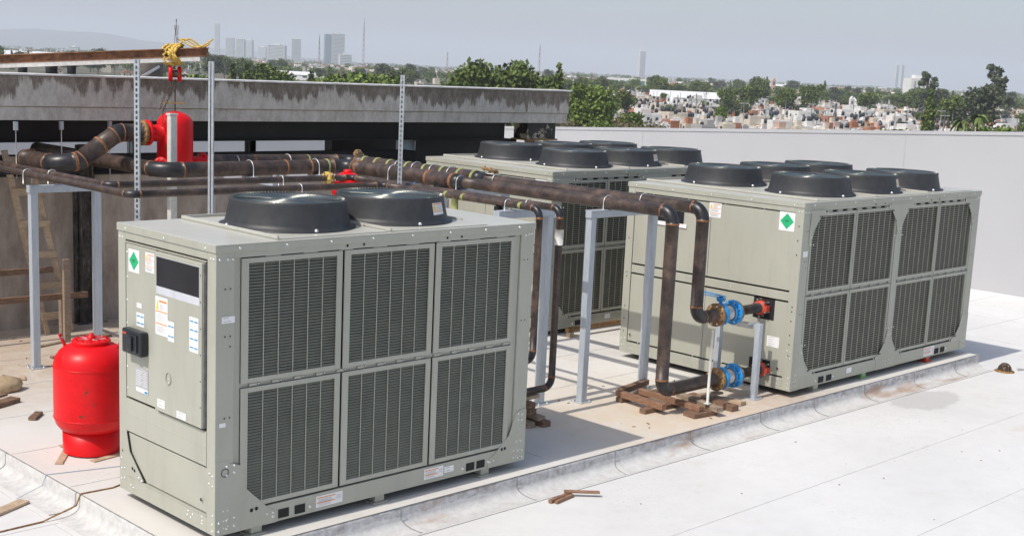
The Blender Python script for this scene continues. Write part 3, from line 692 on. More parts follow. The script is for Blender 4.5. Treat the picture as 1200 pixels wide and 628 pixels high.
# ---------------------------------------------- large units
def big_unit():
    L, W = 3.952, 2.369
    t = thing('air_conditioning_unit', 'right grey green rooftop unit with six black fans and blue valves at its end', 'air conditioner', (6.954, .007, 0))
    chiller_body(t, L, W, H, True); roof_sheet(t, L, W, H, .2, [(.28,1.45),(1.47,2.62),(2.64,3.78)])
    for bay in (.16, 2.035):
        for i in (0, 1):
            a = bay+i*.885; b = a+.87
            coil_panel(t, a, b, 1.03, 1.88, .012, 7, .0245); coil_panel(t, a, b, .155, 1.0, .012, 7, .0245)
    mb = MB(); mb.box(.15, L-.15, .02, .05, 1.0, 1.03, 0)
    for k in range(18):
        x = .3+k*.2; mb.box(x-.03, x+.03, .006, .02, 1.007, 1.026, 0); mb.box(x-.02, x+.02, .004, .02, .140, .150, 2); mb.box(x-.05, x+.05, .004, .02, 1.884, 1.898, 0)
    mb.build('mid_rail', [M['paint'], M['bolt'], M['cavity']], t)
    mb = MB(); mb.box(1.93, 2.035, -.001, .05, .135, H-.095); mb.build('centre_post', M['paint'], t)
    # curved gussets in the corners of both bays
    def gus(xa, sx, za, sz, top):
        wd, hh = .28, .37
        pts = [(0,0),(wd,0),(wd*.94,.045),(wd*.70,hh*.19),(wd*.47,hh*.37),(wd*.30,hh*.56),(wd*.19,hh*.76),(wd*.13,hh*.93)]
        pts += [(.0,hh)]
        P = [(xa+sx*u, za+sz*v) for (u, v) in pts]
        if sx*sz < 0: P = P[::-1]
        mb = MB(); plate_fb(mb, P, -.0045, .004)
        dots(mb, [(xa+sx*u, za+sz*v) for (u, v) in ((.03,.36),(.08,.36),(.03,.28),(.26,.03),(.31,.03))], 'y', -.009, .008); holes(mb, [(xa+sx*.17, za+sz*.07), (xa+sx*.20, za+sz*.07), (xa+sx*.10, za+sz*.19)], 'y', -.009, .010)
        mb.build('gusset_plate', [M['paint'], M['bolt'], M['cavity']], t)
    for xa, sx in ((.13,1),(1.985,-1),(1.985,1),(L-.13,-1)):
        gus(xa, sx, .12, 1, 0); gus(xa, sx, H-.085, -1, 1)
    for pl in ([(0,0),(.16,0),(.16,.50),(.0,.50)], [(L-.16,0),(L,0),(L,.46),(L-.16,.46)], [(1.75,H-.1),(2.22,H-.1),(2.22,H-.06),(1.75,H-.06)]):
        mb = MB(); plate_fb(mb, pl, -.001, .003); mb.build('splice_plate', M['paint'], t)
    mb = MB(); plate_fb(mb, [(1.75,.0),(2.22,.0),(2.22,.12),(1.75,.12)], -.001, .003)
    dots(mb, [(x, z) for x in (1.9,1.95,2.02,2.08) for z in (.05,.10)] , 'y', -.010, .008)
    mb.build('splice_plate', [M['paint'], M['bolt'], M['cavity']], t)
    mb = MB()
    for x in (.60, .76, 3.20, 3.35): mb.box(x-.05, x+.05, -.0055, .001, .02, .085, 0)
    dots(mb, [(.50,.05),(.85,.055),(3.11,.05),(3.45,.055)], 'y', 0, .014, 1); mb.build('lifting_hole', [M['cavity'], M['bolt']], t)
    put(t, 'warning_label', (2.88,.02,0), .26, .11, 'wide', 'y'); put(t, 'small_label', (1.12,.05,0), .11, .06, 'none', 'y'); put(t, 'small_label', (.035,1.43,0), .09, .06, 'none', 'y')
    # ---- end face x=0 : skins split by gaps
    mb = MB(); mb.box(.010, .03, .107, 1.178, 1.065, 1.875); mb.build('end_panel', M['paint'], t, bevel=.003)
    mb = MB(); mb.box(.010, .03, 1.184, W-.11, 1.065, 1.875); mb.build('end_panel', M['paint'], t, bevel=.003)
    mb = MB(); mb.box(.006, .03, .107, W-.11, .955, 1.045); dots(mb, [(.4+.45*k, 1.0) for k in range(5)], 'x', .006, .006); mb.build('mid_rail', [M['paint'], M['bolt']], t, bevel=.003)
    mb = MB(); mb.box(.010, .03, 1.184, W-.11, .145, .935); mb.build('end_panel', M['paint'], t, bevel=.003)
    mb = MB(); mb.box(.010, .03, .540, 1.178, .145, .935); mb.box(.010, .03, .27, .5399, .282, .715); mb.box(.010, .03, .107, .2699, .145, .935); mb.build('end_panel', M['paint'], t)
    mb = MB(); mb.box(.014, .034, .27, .54, .715, .935); mb.box(.014, .034, .27, .54, .06, .282); mb.build('pipe_opening', M['cavity'], t)
    mb = MB(); dots(mb, [(.5+.4*k, .14) for k in range(5)] + [(.5+.5*k, 1.885) for k in range(4)], 'x', .012, .008); mb.build('screws', [M['paint'], M['bolt']], t)
    mb = MB(); mb.box(-.002, .009, 1.55, 2.0, 1.60, 1.79, 0); mb.box(-.003, .008, 1.50, 2.0, 1.555, 1.598, 1); mb.build('control_screen', [M['screen_glass'], M['sticker_white']], t)
    put(t, 'warning_label', (1.21,1.72,.010), .16, .16, 'warn', 'x'); put(t, 'refrigerant_label', (.30,1.685,.010), .19, .20, 'diamond', 'x'); put(t, 'info_label', (.335,.435,.010), .155, .115, 'text', 'x')
    for x in (1.02, 2.06, 3.04):
        for y in (.60, 1.78): make_fan(t, x, y, H+.006, label_it=(y < 1 and 1.5 < x < 2.5))
    feet(t, (.55, 1.55, 3.05), (.06, W-.06), ('paint', 'foot_green', 'orange_red'))
    return t
plain('foot_green', (.25,.42,.20), .6)
unit_b = big_unit()
unit_c = copy_tree(unit_b); unit_c.location = (6.99, 3.63, 0)
unit_c['label'] = 'rear grey green rooftop unit with six black fans, partly hidden behind the brown pipes'

# ================================================================== PIPEWORK
def arc_pts(p, a, b, rad, n=8):
    """points rounding the corner p between directions to a and to b"""
    p = Vector(p); da = (Vector(a)-p).normalized(); db = (Vector(b)-p).normalized()
    ang = da.angle(db); tl = rad/math.tan(ang/2)
    s0 = p+da*tl; s1 = p+db*tl; c = p + (da+db).normalized()*(rad/math.sin(ang/2))
    v0 = s0-c; v1 = s1-c; tot = v0.angle(v1); out = []
    ax = v0.cross(v1).normalized()
    for i in range(n+1): out.append(c + Matrix.Rotation(tot*i/n, 3, ax) @ v0)
    return out
def pipe(name, label, pts, r, erad, elbow=True, group=None, mat='pipe', weld='weld_orange', cat='pipe', elbow_mat='elbow', nn=20):
    pts = [Vector(p) for p in pts]
    t = thing(name, label, cat, pts[0], 0, group); off = pts[0]
    cur = pts[0]
    for i in range(1, len(pts)):
        if i < len(pts)-1:
            er = erad[i-1] if isinstance(erad, (list, tuple)) else erad
            A = arc_pts(pts[i], cur, pts[i+1], er); end = A[0]
        else: A = None; end = pts[i]
        d = (end-cur); L = d.length; k = max(2, int(L/.25))
        MB().tube([cur-off+d*q/k for q in range(k+1)], r, nn).build('pipe_section', M[mat], t)
        if A:
            MB().tube([q-off for q in A], r*1.02, nn).build('elbow', M[elbow_mat], t)
            if weld:
                for (q, dd) in ((A[0], d.normalized()), (A[-1], (A[-1]-A[-2]).normalized())):
                    MB().lathe([(r*.98,-.010),(r*1.05,-.006),(r*1.07,0),(r*1.05,.006),(r*.98,.010)], q-off, nn, 0, dd).build('weld_ring', M[weld], t)
            cur = A[-1]
    return t
def ring(t, p, d, r, mat, w_=.012, nm='weld_ring'):
    off = t.location
    MB().lathe([(r*.98,-w_),(r*1.06,-w_*.7),(r*1.08,0),(r*1.06,w_*.7),(r*.98,w_)], Vector(p)-off, 20, 0, d).build(nm, M[mat], t)
def flange(t, p, d, r, th, mat, bolts=8, nm='flange', bore=.6):
    off = t.location; p = Vector(p)-off; d = Vector(d).normalized(); mb = MB()
    mb.lathe([(0,-th/2),(r*.97,-th/2),(r,-th/2+.003),(r,th/2-.003),(r*.97,th/2),(0,th/2)], p, 32, 0, d)
    for q in mb.ring_pts(p, d, r*.80, bolts, .3):
        mb.cyl(q-d*(th/2+.014), q+d*(th/2+.014), .011, 6, 1)
    return mb.build(nm, [M[mat], M['bolt']], t)

# ---- valves and supply mains at the right unit
yu, zu = .429, .839; yl, zl = .366, .178; rT = .064
mainA = pipe('supply_pipe', 'front thick rusty pipe dropping to the lower blue valve on the timber', [(6.10,yl,zl), (5.24,yl,zl), (5.24,yl,1.945), (5.24,3.30,1.945)], rT, .12)
mainB = pipe('return_pipe', 'second thick rusty pipe dropping to the upper blue valve with lever', [(6.11,yu,zu), (5.80,yu,zu), (5.80,yu,1.945), (5.80,3.55,1.945)], rT, .12)
def header(t, x, y0, ye, ex, y_far, zz, rH, left_pts, tee=True):
    off = t.location
    MB().tube([Vector((x, y0, zz))-off, Vector((x, y0+.16, zz))-off], [rT, rH], 22).build('reducer', M['elbow'], t)
    k = 10; d = (ye-.22-y0-.16)
    MB().tube([Vector((x, y0+.16+d*q/k, zz))-off for q in range(k+1)], rH, 22).build('header_section', M['pipe'], t)
header(mainA, 5.24, 3.30, 5.50, 0, 0, 1.945, .086, None)
header(mainB, 5.80, 3.55, 6.175, 0, 0, 1.945, .086, None)
# tee branch dropping from header A
off = mainA.location
MB().tube([Vector((5.24,3.72,1.945))-off, Vector((5.24,3.72,1.72))-off], .085, 20).build('tee_branch', M['elbow'], mainA)
MB().tube([Vector((5.24,3.72,1.72))-off, Vector((5.24,3.72,1.62))-off], .10, 20).build('branch_flange', M['rust'], mainA)
MB().tube([Vector((5.24,3.72,1.62))-off, Vector((5.24,3.72,1.30))-off, Vector((5.24,3.74,.3))-off], .062, 16).build('pipe_section', M['pipe'], mainA)
for y, m in ((3.50,'weld_orange'),(3.92,'weld_orange'),(5.22,'weld_orange')): ring(mainA, (5.24,y,1.945), (0,1,0), .086, m, .022)
for y in (3.75,4.0,4.3,4.62,4.95,5.3,5.55,5.8): ring(mainB, (5.80,y,1.945), (0,1,0), .086, 'weld_green', .02)
def main_left(nm, label, pts, r, erad, rings):
    t = pipe(nm, label, pts, r, erad)
    for (p, d, m) in rings: ring(t, p, d, r, m, .016)
    return t
mainC = main_left('main_pipe', 'thick black main turning past the red vessel and running left under the canopy', [(5.24,5.28,1.945), (5.24,5.50,1.945), (2.735,5.50,1.945), (2.735,8.6,1.945)], .086, [.20,.24],
    [((4.70,5.5,1.945),(1,0,0),'weld_orange'), ((4.35,5.5,1.945),(1,0,0),'weld_orange'), ((4.95,5.5,1.945),(1,0,0),'weld_green')])
mainD = main_left('main_pipe', 'rear thick main running from the red vessel nozzle to the green banded header', [(5.80,5.95,1.945), (5.80,6.175,1.945), (3.66,6.175,1.975)], .080, .20,
    [((5.15,6.175,1.95),(1,0,0),'weld_green'), ((4.35,6.175,1.96),(1,0,0),'weld_orange')])
flange(mainB, (5.80,3.50,2.055), (.25,-.1,1), .10, .03, 'rust', 6); flange(mainD, (5.93,6.12,1.99), (.3,-.9,.2), .105, .03, 'rust', 6)
# U-bolts over the mains
def ubolt(name, t, x, y, z, r, axis, drop=.13):
    off = t.location; pts = []
    for k in range(13):
        a = PI*k/12; u = (r+.008)*math.cos(a); v = (r+.008)*math.sin(a)
        pts.append(Vector((x, y, z)) + (Vector((u,0,v)) if axis == 'y' else Vector((0,u,v))))
    dn = Vector((0,0,-drop)); pts = [pts[0]+dn] + pts + [pts[-1]+dn]
    MB().tube([p-off for p in pts], .0055, 6).build('u_bolt', M['hook_wire'], t)
for y in (1.19, 3.38): ubolt('u', mainA, 5.24, y, 1.945, rT, 'y'); ubolt('u', mainB, 5.80, y, 1.945, rT if y < 3 else .07, 'y')
for y in (4.55,): ubolt('u', mainA, 5.24, y, 1.945, .088, 'y')
for y in (4.15,4.47,4.80,5.12): ubolt('u', mainB, 5.80, y, 1.945, .09, 'y')
for x in (3.85, 4.78): ubolt('u', mainC, x, 5.5, 1.945, .088, 'x')
for x in (4.10, 4.85): ubolt('u', mainD, x, 6.175, 1.95, .085, 'x')

def valve_train(y, z, lever, label):
    t = thing('valve_assembly', label, 'valve', (6.13, y, z)); X = (1,0,0)
    flange(t, (6.135,y,z), X, .120, .035, 'rust', 8)
    flange(t, (6.205,y,z), X, .116, .045, 'blue_paint', 0 or 8, 'valve_body')
    mb = MB(); prof = []
    for k in range(15): prof.append((.068+(.010 if k % 2 else 0), .10+k*.0115))
    mb.lathe(prof, (0,0,0), 24, 0, X); mb.build('flexible_joint', M['hook_wire'], t)
    MB().lathe([(.085,.24),(.10,.262),(.0,.262)], (0,0,0), 28, 0, X).build('joint_collar', M['blue_paint'], t)
    flange(t, (6.425,y,z), X, .128, .028, 'blue_paint', 8)
    flange(t, (6.462,y,z), X, .118, .026, 'rust', 8)
    MB().tube([(.34,0,0),(.77,0,0)], .052, 18).build('stub_pipe', M['elbow'], t)
    mb = MB(); mb.lathe([(.0,.79),(.066,.79),(.076,.80),(.076,.85),(.066,.86),(.0,.86)], (-.03,0,0), 22, 0, X)
    mb.box(.765, .825, -.10, -.07, -.03, .03); mb.box(.765, .825, .07, .10, -.03, .03)
    mb.build('red_coupling', M['orange_red'], t)
    mb = MB()
    for a in (.4, 1.3, 2.4, 3.6, 4.6): mb.cyl((.76,.09*math.cos(a),.09*math.sin(a)), (.85,.09*math.cos(a),.09*math.sin(a)), .009, 6)
    mb.build('coupling_bolts', M['bolt'], t)
    if lever:
        mb = MB(); mb.cyl((.075,0,.10), (.075,0,.185), .018, 12); mb.box(.045, .105, -.03, .03, .135, .15); h = mb.build('stem', M['blue_paint'], t)
        mb = MB(); mb.bar((.075,-.05,.19), (.03,.30,.215), .030, .010); mb.bar((.075,-.02,.175), (.045,.22,.178), .016, .008); mb.build('lever', M['blue_paint'], t)
        mb = MB(); mb.lathe([(.0,.155),(.05,.155),(.05,.168),(0,.168)], (.075,0,0), 10); mb.build('lever_plate', M['blue_paint'], t)
    return t
valve_train(yu, zu, True, 'upper blue flanged valve with lever handle at the right unit')
valve_train(yl, zl, False, 'lower blue flanged valve resting over timber at the right unit')

t = thing('pipe_stand', 'pale steel H shaped stand holding both blue valves at the right unit', 'pipe support', (6.62, .22, ZS))
for y in (0, .50):
    mb = MB(); mb.box(-.03, .03, y-.03, y+.03, .012, .80); o = mb.build('leg', M['steel'], t, bevel=.003)
    MB().box(-.08, .08, y-.07, y+.07, 0, .012).build('foot_plate', M['galvanised'], t)
MB().box(-.03, .03, .03, .47, .735, .79).build('cross_bar', M['galvanised'], t, bevel=.003)
MB().box(-.03, .03, .03, .47, .08, .13).build('cross_bar', M['galvanised'], t, bevel=.003)
MB().box(-.10, .09, .05, .10, .79, .80).build('rest_plate', M['galvanised'], t)
t = tag(MB().cyl((0,0,0), (0,0,.74), .014, 12).box(-.03, .03, -.03, .03, 0, .008, 0).build('prop_pole', M['pale_post'], loc=(5.69, .13, .035)), 'thin pale round pole propping the upper thick pipe', 'pole')

# ---- steel goal-post frames
def goal(label, x0, x1, y, ztop, z0=ZS, sec=.075, group='steel pipe support frames', dp=None):
    t = thing('pipe_support', label, 'pipe support', (x0, y, z0), 0, group); L = x1-x0; Hh = ztop-z0; dp = dp or sec
    for x in (0, L):
        mb = MB()       # channel section post
        mb.box(x-sec/2, x+sec/2, -dp/2, -dp/2+.008, .012, Hh-.075); mb.box(x-sec/2, x-sec/2+.008, -dp/2+.008, dp/2, .012, Hh-.075); mb.box(x+sec/2-.008, x+sec/2, -dp/2+.008, dp/2, .012, Hh-.075)
        mb.build('post', M['steel'], t, bevel=.002)
        mb = MB(); mb.box(x-.08, x+.08, -.075, .075, 0, .012)
        for a, b in ((-.06,-.055),(.06,-.055),(-.06,.055),(.06,.055)): mb.cyl((x+a, b, .012), (x+a, b, .035), .009, 6)
        mb.build('foot_plate', M['galvanised'], t)
    mb = MB(); mb.box(-sec/2-.012, L+sec/2+.012, -dp/2-.003, dp/2, Hh-.074, Hh-.008); mb.box(-sec/2-.012, L+sec/2+.012, -dp/2-.003, dp/2+.01, Hh-.0075, Hh); mb.build('cross_beam', M['steel'], t, bevel=.002)
    return t
goal('tall pale steel frame between the near unit and right unit, on a bare foot plate', 5.0, 5.96, 1.19, 1.878)
goal('far pale steel frame under the thick pipes, seen over the near unit', 5.0, 5.96, 3.40, 1.855)
goal('pale steel frame behind the far corner of the near unit, under small pipes', 3.92, 4.58, 1.38, 1.90)
goal('left pale steel frame behind the red tank by the brown wall', 1.24, 1.93, 5.44, 1.83)
for i, (x, y, ln, ax) in enumerate(((4.78,5.0,1.3,'y'),(3.85,5.0,1.3,'y'),(5.0,4.62,1.0,'x'))):
    t = thing('pipe_support', ['pale steel frame under the mains, right of the red strainer', 'pale steel frame under the mains, left of the red strainer', 'pale steel frame under the green banded header'][i], 'pipe support', (x, y, ZS), 0, 'steel pipe support frames')
    e = (0, ln)
    for q in e:
        a, b = (q, 0) if ax == 'x' else (0, q)
        MB().box(a-.035, a+.035, b-.035, b+.035, .01, 1.86).build('post', M['steel'], t); MB().box(a-.07, a+.07, b-.07, b+.07, 0, .01).build('foot_plate', M['galvanised'], t)
    a, b = (ln, 0) if ax == 'x' else (0, ln)
    MB().box(-.04, a+.04, -.04, b+.04, 1.861, 1.925).build('cross_beam', M['steel'], t)

# ---- small pipes at the near unit
spA = pipe('branch_pipe', 'small rusty pipe turning down first behind the near unit corner', [(2.99,1.0,.52), (4.06,1.0,.52), (4.06,1.0,1.955), (4.06,3.30,1.955), (1.17,3.30,1.955), (1.17,8.0,1.955)], .034, [.09,.09,.10,.09], mat='pipe')
spB = pipe('branch_pipe', 'small dark pipe with white tape dropping onto the timber by the near unit', [(2.99,1.0,.22), (4.34,1.0,.22), (4.34,1.0,1.945), (4.34,4.20,1.945), (1.43,4.20,1.945), (1.43,8.1,1.945)], .034, [.10,.09,.10,.09], mat='pipe')
off = spB.location
MB().tube([Vector((4.34,1.0,1.60))-off, Vector((4.34,1.0,1.745))-off], .043, 16).build('white_tape', plain('tape_white', (.62,.60,.55), .6, 0, .35, 30), spB)
for y in (1.25, 2.05, 2.30): ring(spA, (4.06,y,1.955), (0,1,0), .034, 'weld_green', .02)
off = spA.location
MB().tube([Vector((4.06,2.17,1.955))-off, Vector((4.06,2.17,1.78))-off], .034, 14).build('tee_branch', M['weld_green'], spA)
ubolt('u', spA, 4.06, 1.42, 1.955, .036, 'y', .08); ubolt('u', spB, 4.34, 1.42, 1.945, .036, 'y', .08)
for x in (3.0,): ubolt('u', spA, x, 3.3, 1.955, .036, 'x', .08)
for x in (3.4,): ubolt('u', spB, x, 4.2, 1.945, .036, 'x', .08)
ubolt('u', spA, 1.17, 5.40, 1.955, .036, 'y', .10); ubolt('u', spB, 1.43, 5.40, 1.945, .036, 'y', .10)
mb = MB(); mb.box(-.03, .03, -.03, .03, 0, .10)
tag(mb.build('pipe_shoe', M['black_steel'], loc=(4.06, 1.55, 1.90-.08)), 'black shoe block under the small pipe behind the near unit', 'block')
# yellow check valve and red strainer on the rear small pipe
t = thing('check_valve', 'small yellow round flange valve on the rear small pipe', 'valve', (4.0, 4.2, 1.945)); flange(t, (4.0,4.2,1.945), (1,0,0), .072, .04, 'yellow_strap', 6, 'valve_body'); flange(t, (4.05,4.2,1.945), (1,0,0), .066, .02, 'rust', 6)
t = thing('strainer', 'squat red domed strainer between the small pipes and thick mains', 'strainer', (4.36, 4.30, 1.80))
MB().lathe([(.0,-.10),(.13,-.10),(.165,-.06),(.175,-.02),(.175,.08),(.165,.115),(.14,.145),(.10,.175),(.07,.19),(.0,.19)], n=36).build('body', M['red_paint'], t)
MB().lathe([(.185,.085),(.19,.09),(.19,.105),(.185,.11),(.1,.11)], n=36).build('rim', M['red_paint'], t)
MB().lathe([(.05,.188),(.05,.215),(.03,.225),(0,.225)], n=16).build('knob', M['red_paint'], t)
mb = MB(); mb.box(-.06, -.01, -.18, -.172, .02, .07, 0); mb.build('tag_plate', M['sticker_grey'], t)
MB().cyl((0,0,-1.86), (0,0,-.10), .03, 12).build('leg', M['red_paint'], t)
t = thing('tee_valve', 'small blue handled valve below the thick header', 'valve', (5.02, 3.75, 1.78)); MB().cyl((0,0,-.10), (0,0,.02), .035, 12).build('body', M['weld_green'], t); MB().bar((0,0,.03), (-.12,.03,.13), .02, .012).bar((0,0,.03), (-.02,0,-.10), .05, .02).build('handle', M['blue_paint'], t)
MB().cyl((0,0,-1.85), (0,0,-.10), .02, 10).build('riser', M['pipe'], t)

# ---- red vessel on the hoist
VX, VY = 3.285, 6.175
t = thing('red_vessel', 'red vertical air separator vessel hanging from a chain hoist', 'vessel', (VX, VY, 1.79))
MB().lathe([(.0,-.005),(.06,0),(.13,.02),(.18,.06),(.205,.11),(.205,.62),(.198,.66),(.175,.70),(.13,.735),(.07,.758),(.03,.768),(.0,.77)], n=40).build('body', M['red_tank'], t)
MB().tube([(-.38,0,.52), (-.18,0,.52)], .09, 20).build('nozzle', M['red_paint'], t)
MB().tube([(.18,0,.17), (.38,0,.17)], .075, 20).build('nozzle', M['red_paint'], t)
MB().tube([(-.15,-.1,.16), (-.32,-.22,.16)], .07, 20).build('nozzle', M['red_paint'], t)
flange(t, (VX-.36, VY, 2.31), (1,0,0), .145, .04, 'red_paint', 12); flange(t, (VX+.36, VY, 1.96), (1,0,0), .12, .03, 'red_paint', 8); flange(t, (VX-.30, VY-.21, 1.95), (.85,.55,0), .10, .03, 'red_paint', 8)
MB().bar((-.16,0,.86), (.12,0,.86), .03, .014).build('lifting_bar', M['yellow_strap'], t)
MB().cyl((0,0,.765), (0,0,1.02), .008, 8).build('lifting_eye', M['chain_metal'], t)
sP = pipe('offset_pipe', 'thick black pipe with orange welds stepping down left of the red vessel', [(VX-.40,VY,2.31), (2.56,VY,2.31), (2.10,VY,2.00), (1.86,VY+.02,1.97), (1.86,7.05,1.97), (2.5,7.10,1.97)], .10, [.16,.16,.20,.12])
flange(sP, (VX-.42, VY, 2.31), (1,0,0), .145, .04, 'rust', 12)
ring(sP, (2.36,VY,2.175), (-.83,0,-.56), .10, 'weld_orange', .018)

# hoist: beam, strap, chain, hooks
t = thing('hoist_beam', 'rusty double channel hoist beam with white lower flange high over the canopy', 'beam', (VX, VY, 3.215))
ed = Vector((-1, 1, -.113)).normalized(); A = Vector((.26,-.26,.03)); B = A+ed*3.6
nrm = Vector((1,1,0)).normalized()
for k, s_ in enumerate((-1, 1)):
    mb = MB()
    mb.bar(A+nrm*s_*.055, B+nrm*s_*.055, .012, .10, 0); mb.bar(A+nrm*s_*.075+Vector((0,0,.045)), B+nrm*s_*.075+Vector((0,0,.045)), .05, .012, 0)
    mb.bar(A+nrm*s_*.075-Vector((0,0,.045)), B+nrm*s_*.075-Vector((0,0,.045)), .05, .012, 0); mb.build('channel', M['beam_rust'], t)
mb = MB(); mb.bar(A+ed*.06-Vector((0,0,.075))-nrm*.088, B-Vector((0,0,.075))-nrm*.088, .016, .05, 0); mb.bar(A+ed*.06-Vector((0,0,.0575)), B-Vector((0,0,.0575)), .19, .006, 0); mb.build('lower_angle', M['beam_white'], t)
t = thing('hoist_strap', 'bundle of yellow lifting strap knotted round the rusty hoist beam', 'strap', (VX, VY, 3.2))
rnd = random.Random(4)
mb = MB()
for k in range(11):
    c = ed*(-.03+.09*rnd.random()); ph = rnd.random()*6; pts = []
    for j in range(22):
        a = 2*PI*j/22; rr = .115+.025*math.sin(3*a+ph)
        pts.append(c + nrm*(rr*math.cos(a)) + Vector((0,0,1))*(rr*.85*math.sin(a)+.0) + ed*(.05*math.sin(2*a+ph)+.03*rnd.uniform(-1,1)))
    mb.tube(pts, .011+.005*rnd.random(), 6, closed=True)
for k in range(3):
    pts = []
    for j in range(14):
        u = j/13; pts.append(Vector((0,0,.10)) - ed*(.05+u*(.30+.05*k)) + Vector((0,0,.05*math.sin(u*PI*1.6+k)+.02)) - nrm*(.04*k-.03))
    mb.tube(pts, .010, 6)
mb.build('strap_loops', M['yellow_strap'], t)
def chain(pts, r=.011, wire=.0035):
    mb = MB(); pts = [Vector(p) for p in pts]
    flip = 0
    for a, b in zip(pts[:-1], pts[1:]):
        L = (b-a).length; k = max(1, int(L/.032)); d = (b-a).normalized(); u = d.cross(Vector((.3,1,.2))).normalized(); w2 = d.cross(u)
        for i in range(k):
            c = a+(b-a)*(i+.5)/k; s_ = u if flip % 2 else w2; flip += 1
            mb.tube([c + d*(.021*math.cos(q*PI/4)) + s_*(r*math.sin(q*PI/4)) for q in range(8)], wire, 4, closed=True)
    return mb
t = thing('chain_hoist', 'chain hoist with two red cheek blocks hanging above the red vessel', 'hoist', (VX, VY, 2.98))
mb = MB()
for x in (-.058, .058): mb.lathe([(0,-.024),(.055,-.024),(.068,-.016),(.072,0),(.068,.016),(.055,.024),(0,.024)], (x,0,0), 20, 0, Vector((1,-.6,0)))
for v in range(len(mb.v)):
    x, y, z = mb.v[v]; mb.v[v] = (x, y, z*1.25)
mb.build('cheek_block', M['red_paint'], t); MB().cyl((-.06,.03,0), (.06,-.03,0), .045, 14).build('load_wheel', M['chain_metal'], t)
chain([(0,0,.10), (0,0,.24)]).build('upper_chain', M['chain_metal'], t); chain([(.01,0,-.06), (.01,0,-.17)]).build('lower_chain', M['chain_metal'], t)
chain([(-.02,-.02,-.08), (-.10,-.05,-.25), (-.20,-.08,-.42), (-.22,-.10,-.60)]).build('hand_chain', M['chain_metal'], t); chain([(-.05,-.02,-.08), (-.16,-.05,-.25), (-.24,-.08,-.40)]).build('hand_chain', M['chain_metal'], t)
chain([(-.02,0,.05), (.02,0,.17)], .014, .005).build('hook', M['chain_metal'], t)

# slotted struts and posts
def strut(x, y, top, label, slots=True, flat=False):
    t = thing('slotted_strut' if slots else 'strut_post', label, 'post', (x, y, ZS), R(-42) if not flat else R(20)); Hh = top-ZS
    mb = MB(); s_ = .023
    mb.box(-s_, s_, s_-.003, s_, .008, Hh); mb.box(-s_, -s_+.003, -s_, s_-.003, .008, Hh); mb.box(s_-.003, s_, -s_, s_-.003, .008, Hh)
    if slots:
        mb.box(-s_, -s_*.35, -s_-.003, -s_, .008, Hh); mb.box(s_*.35, s_, -s_-.003, -s_, .008, Hh)
        k = int(Hh/.05)
        for i in range(k): mb.box(-s_*.35, s_*.35, -s_-.003, -s_, .008+i*.05, .008+i*.05+.022)
    else: mb.box(-s_, -s_*.2, -s_-.003, -s_, .008, Hh); mb.box(s_*.2, s_, -s_-.003, -s_, .008, Hh)
    mb.build('channel', M['galvanised'], t); MB().box(-.05, .05, -.05, .05, 0, .008).build('foot_plate', M['galvanised'], t)
    return t
strut(1.36, 3.52, 3.145, 'tall slotted galvanised strut left of the red vessel')
strut(1.93, 3.20, 3.157, 'tall smooth galvanised strut right of the red vessel', False)
strut(4.20, 3.20, 3.10, 'tall slotted galvanised strut rising behind the near unit fans')
xw = 3.02
t = thing('white_pipe_post', 'short off white capped post standing in front of the red vessel', 'post', (3.03, 5.80, ZS)); MB().box(-.045, .045, -.04, .04, 0, 2.60).build('post', M['pale_post'], t, bevel=.012); MB().box(-.05, .05, -.045, .045, 2.60, 2.62).build('cap', M['beam_white'], t)
# hanging rods under the beam
for i, (x, y, zb, lab) in enumerate(((1.72,6.9,1.75,'leftmost'),(2.30,7.0,1.70,'second'),(2.95,7.1,1.45,'third'),(3.15,6.8,1.62,'rightmost'))):
    t = thing('hanger_rod', 'thin hanging rod with clip under the black beam, %s of four' % lab, 'rod', (x, y, zb), 0, 'hanger rods under the beam')
    MB().cyl((0,0,0), (0,0,2.385-zb), .006, 6).build('rod', M['hook_wire'], t); MB().box(-.02, .02, -.02, .02, 2.39-zb-.10, 2.39-zb-.005).build('clip', M['galvanised'], t)
t = thing('hanger_channel', 'black trapeze channel hung under the left thick pipe', 'rail', (1.55, 6.92, 1.80)); MB().box(-.15, .95, -.03, .03, 0, .06).build('channel', M['black_steel'], t)

# ---- expansion tank (red)
TX, TY = .37, 2.48
t = thing('pressure_tank', 'red upright pressure tank on a ring base beside the near unit', 'tank', (TX, TY, ZS+.012))
MB().lathe([(.0,.155),(.12,.155),(.20,.17),(.255,.20),(.285,.24),(.300,.29),(.302,.31),(.302,.72),(.299,.75),(.285,.80),(.25,.85),(.20,.885),(.15,.905),(.0,.912)], n=56).build('body', M['red_tank'], t)
MB().lathe([(.232,0),(.236,.19),(.228,.19),(.224,0)], n=48).build('ring_base', M['red_paint'], t)
for z in (.30, .722): MB().lathe([(.3005,-.006),(.3065,0),(.3005,.006)], (0,0,z), 56).build('weld_seam', M['red_paint'], t)
mb = MB(); mb.lathe([(.0,.905),(.152,.905),(.155,.91),(.155,.93),(.15,.934),(.0,.934)], n=36)
for k in range(12): a = k*PI/6; mb.cyl((.125*math.cos(a), .125*math.sin(a), .934), (.125*math.cos(a), .125*math.sin(a), .946), .010, 6)
c = mb.build('cap_flange', M['red_paint'], t); MB().lathe([(.034,.934),(.034,.965),(.020,.967),(.020,.985),(.0,.987)], n=12).build('valve_cap', M['red_paint'], c)
mb = MB()
for k in range(7): a = k*.9; mb.tube([(.03*math.cos(a), .03*math.sin(a), .940), (.115*math.cos(a+.25), .115*math.sin(a+.25), .941)], .0028, 4)
mb.build('wire_tie', M['hook_wire'], c)
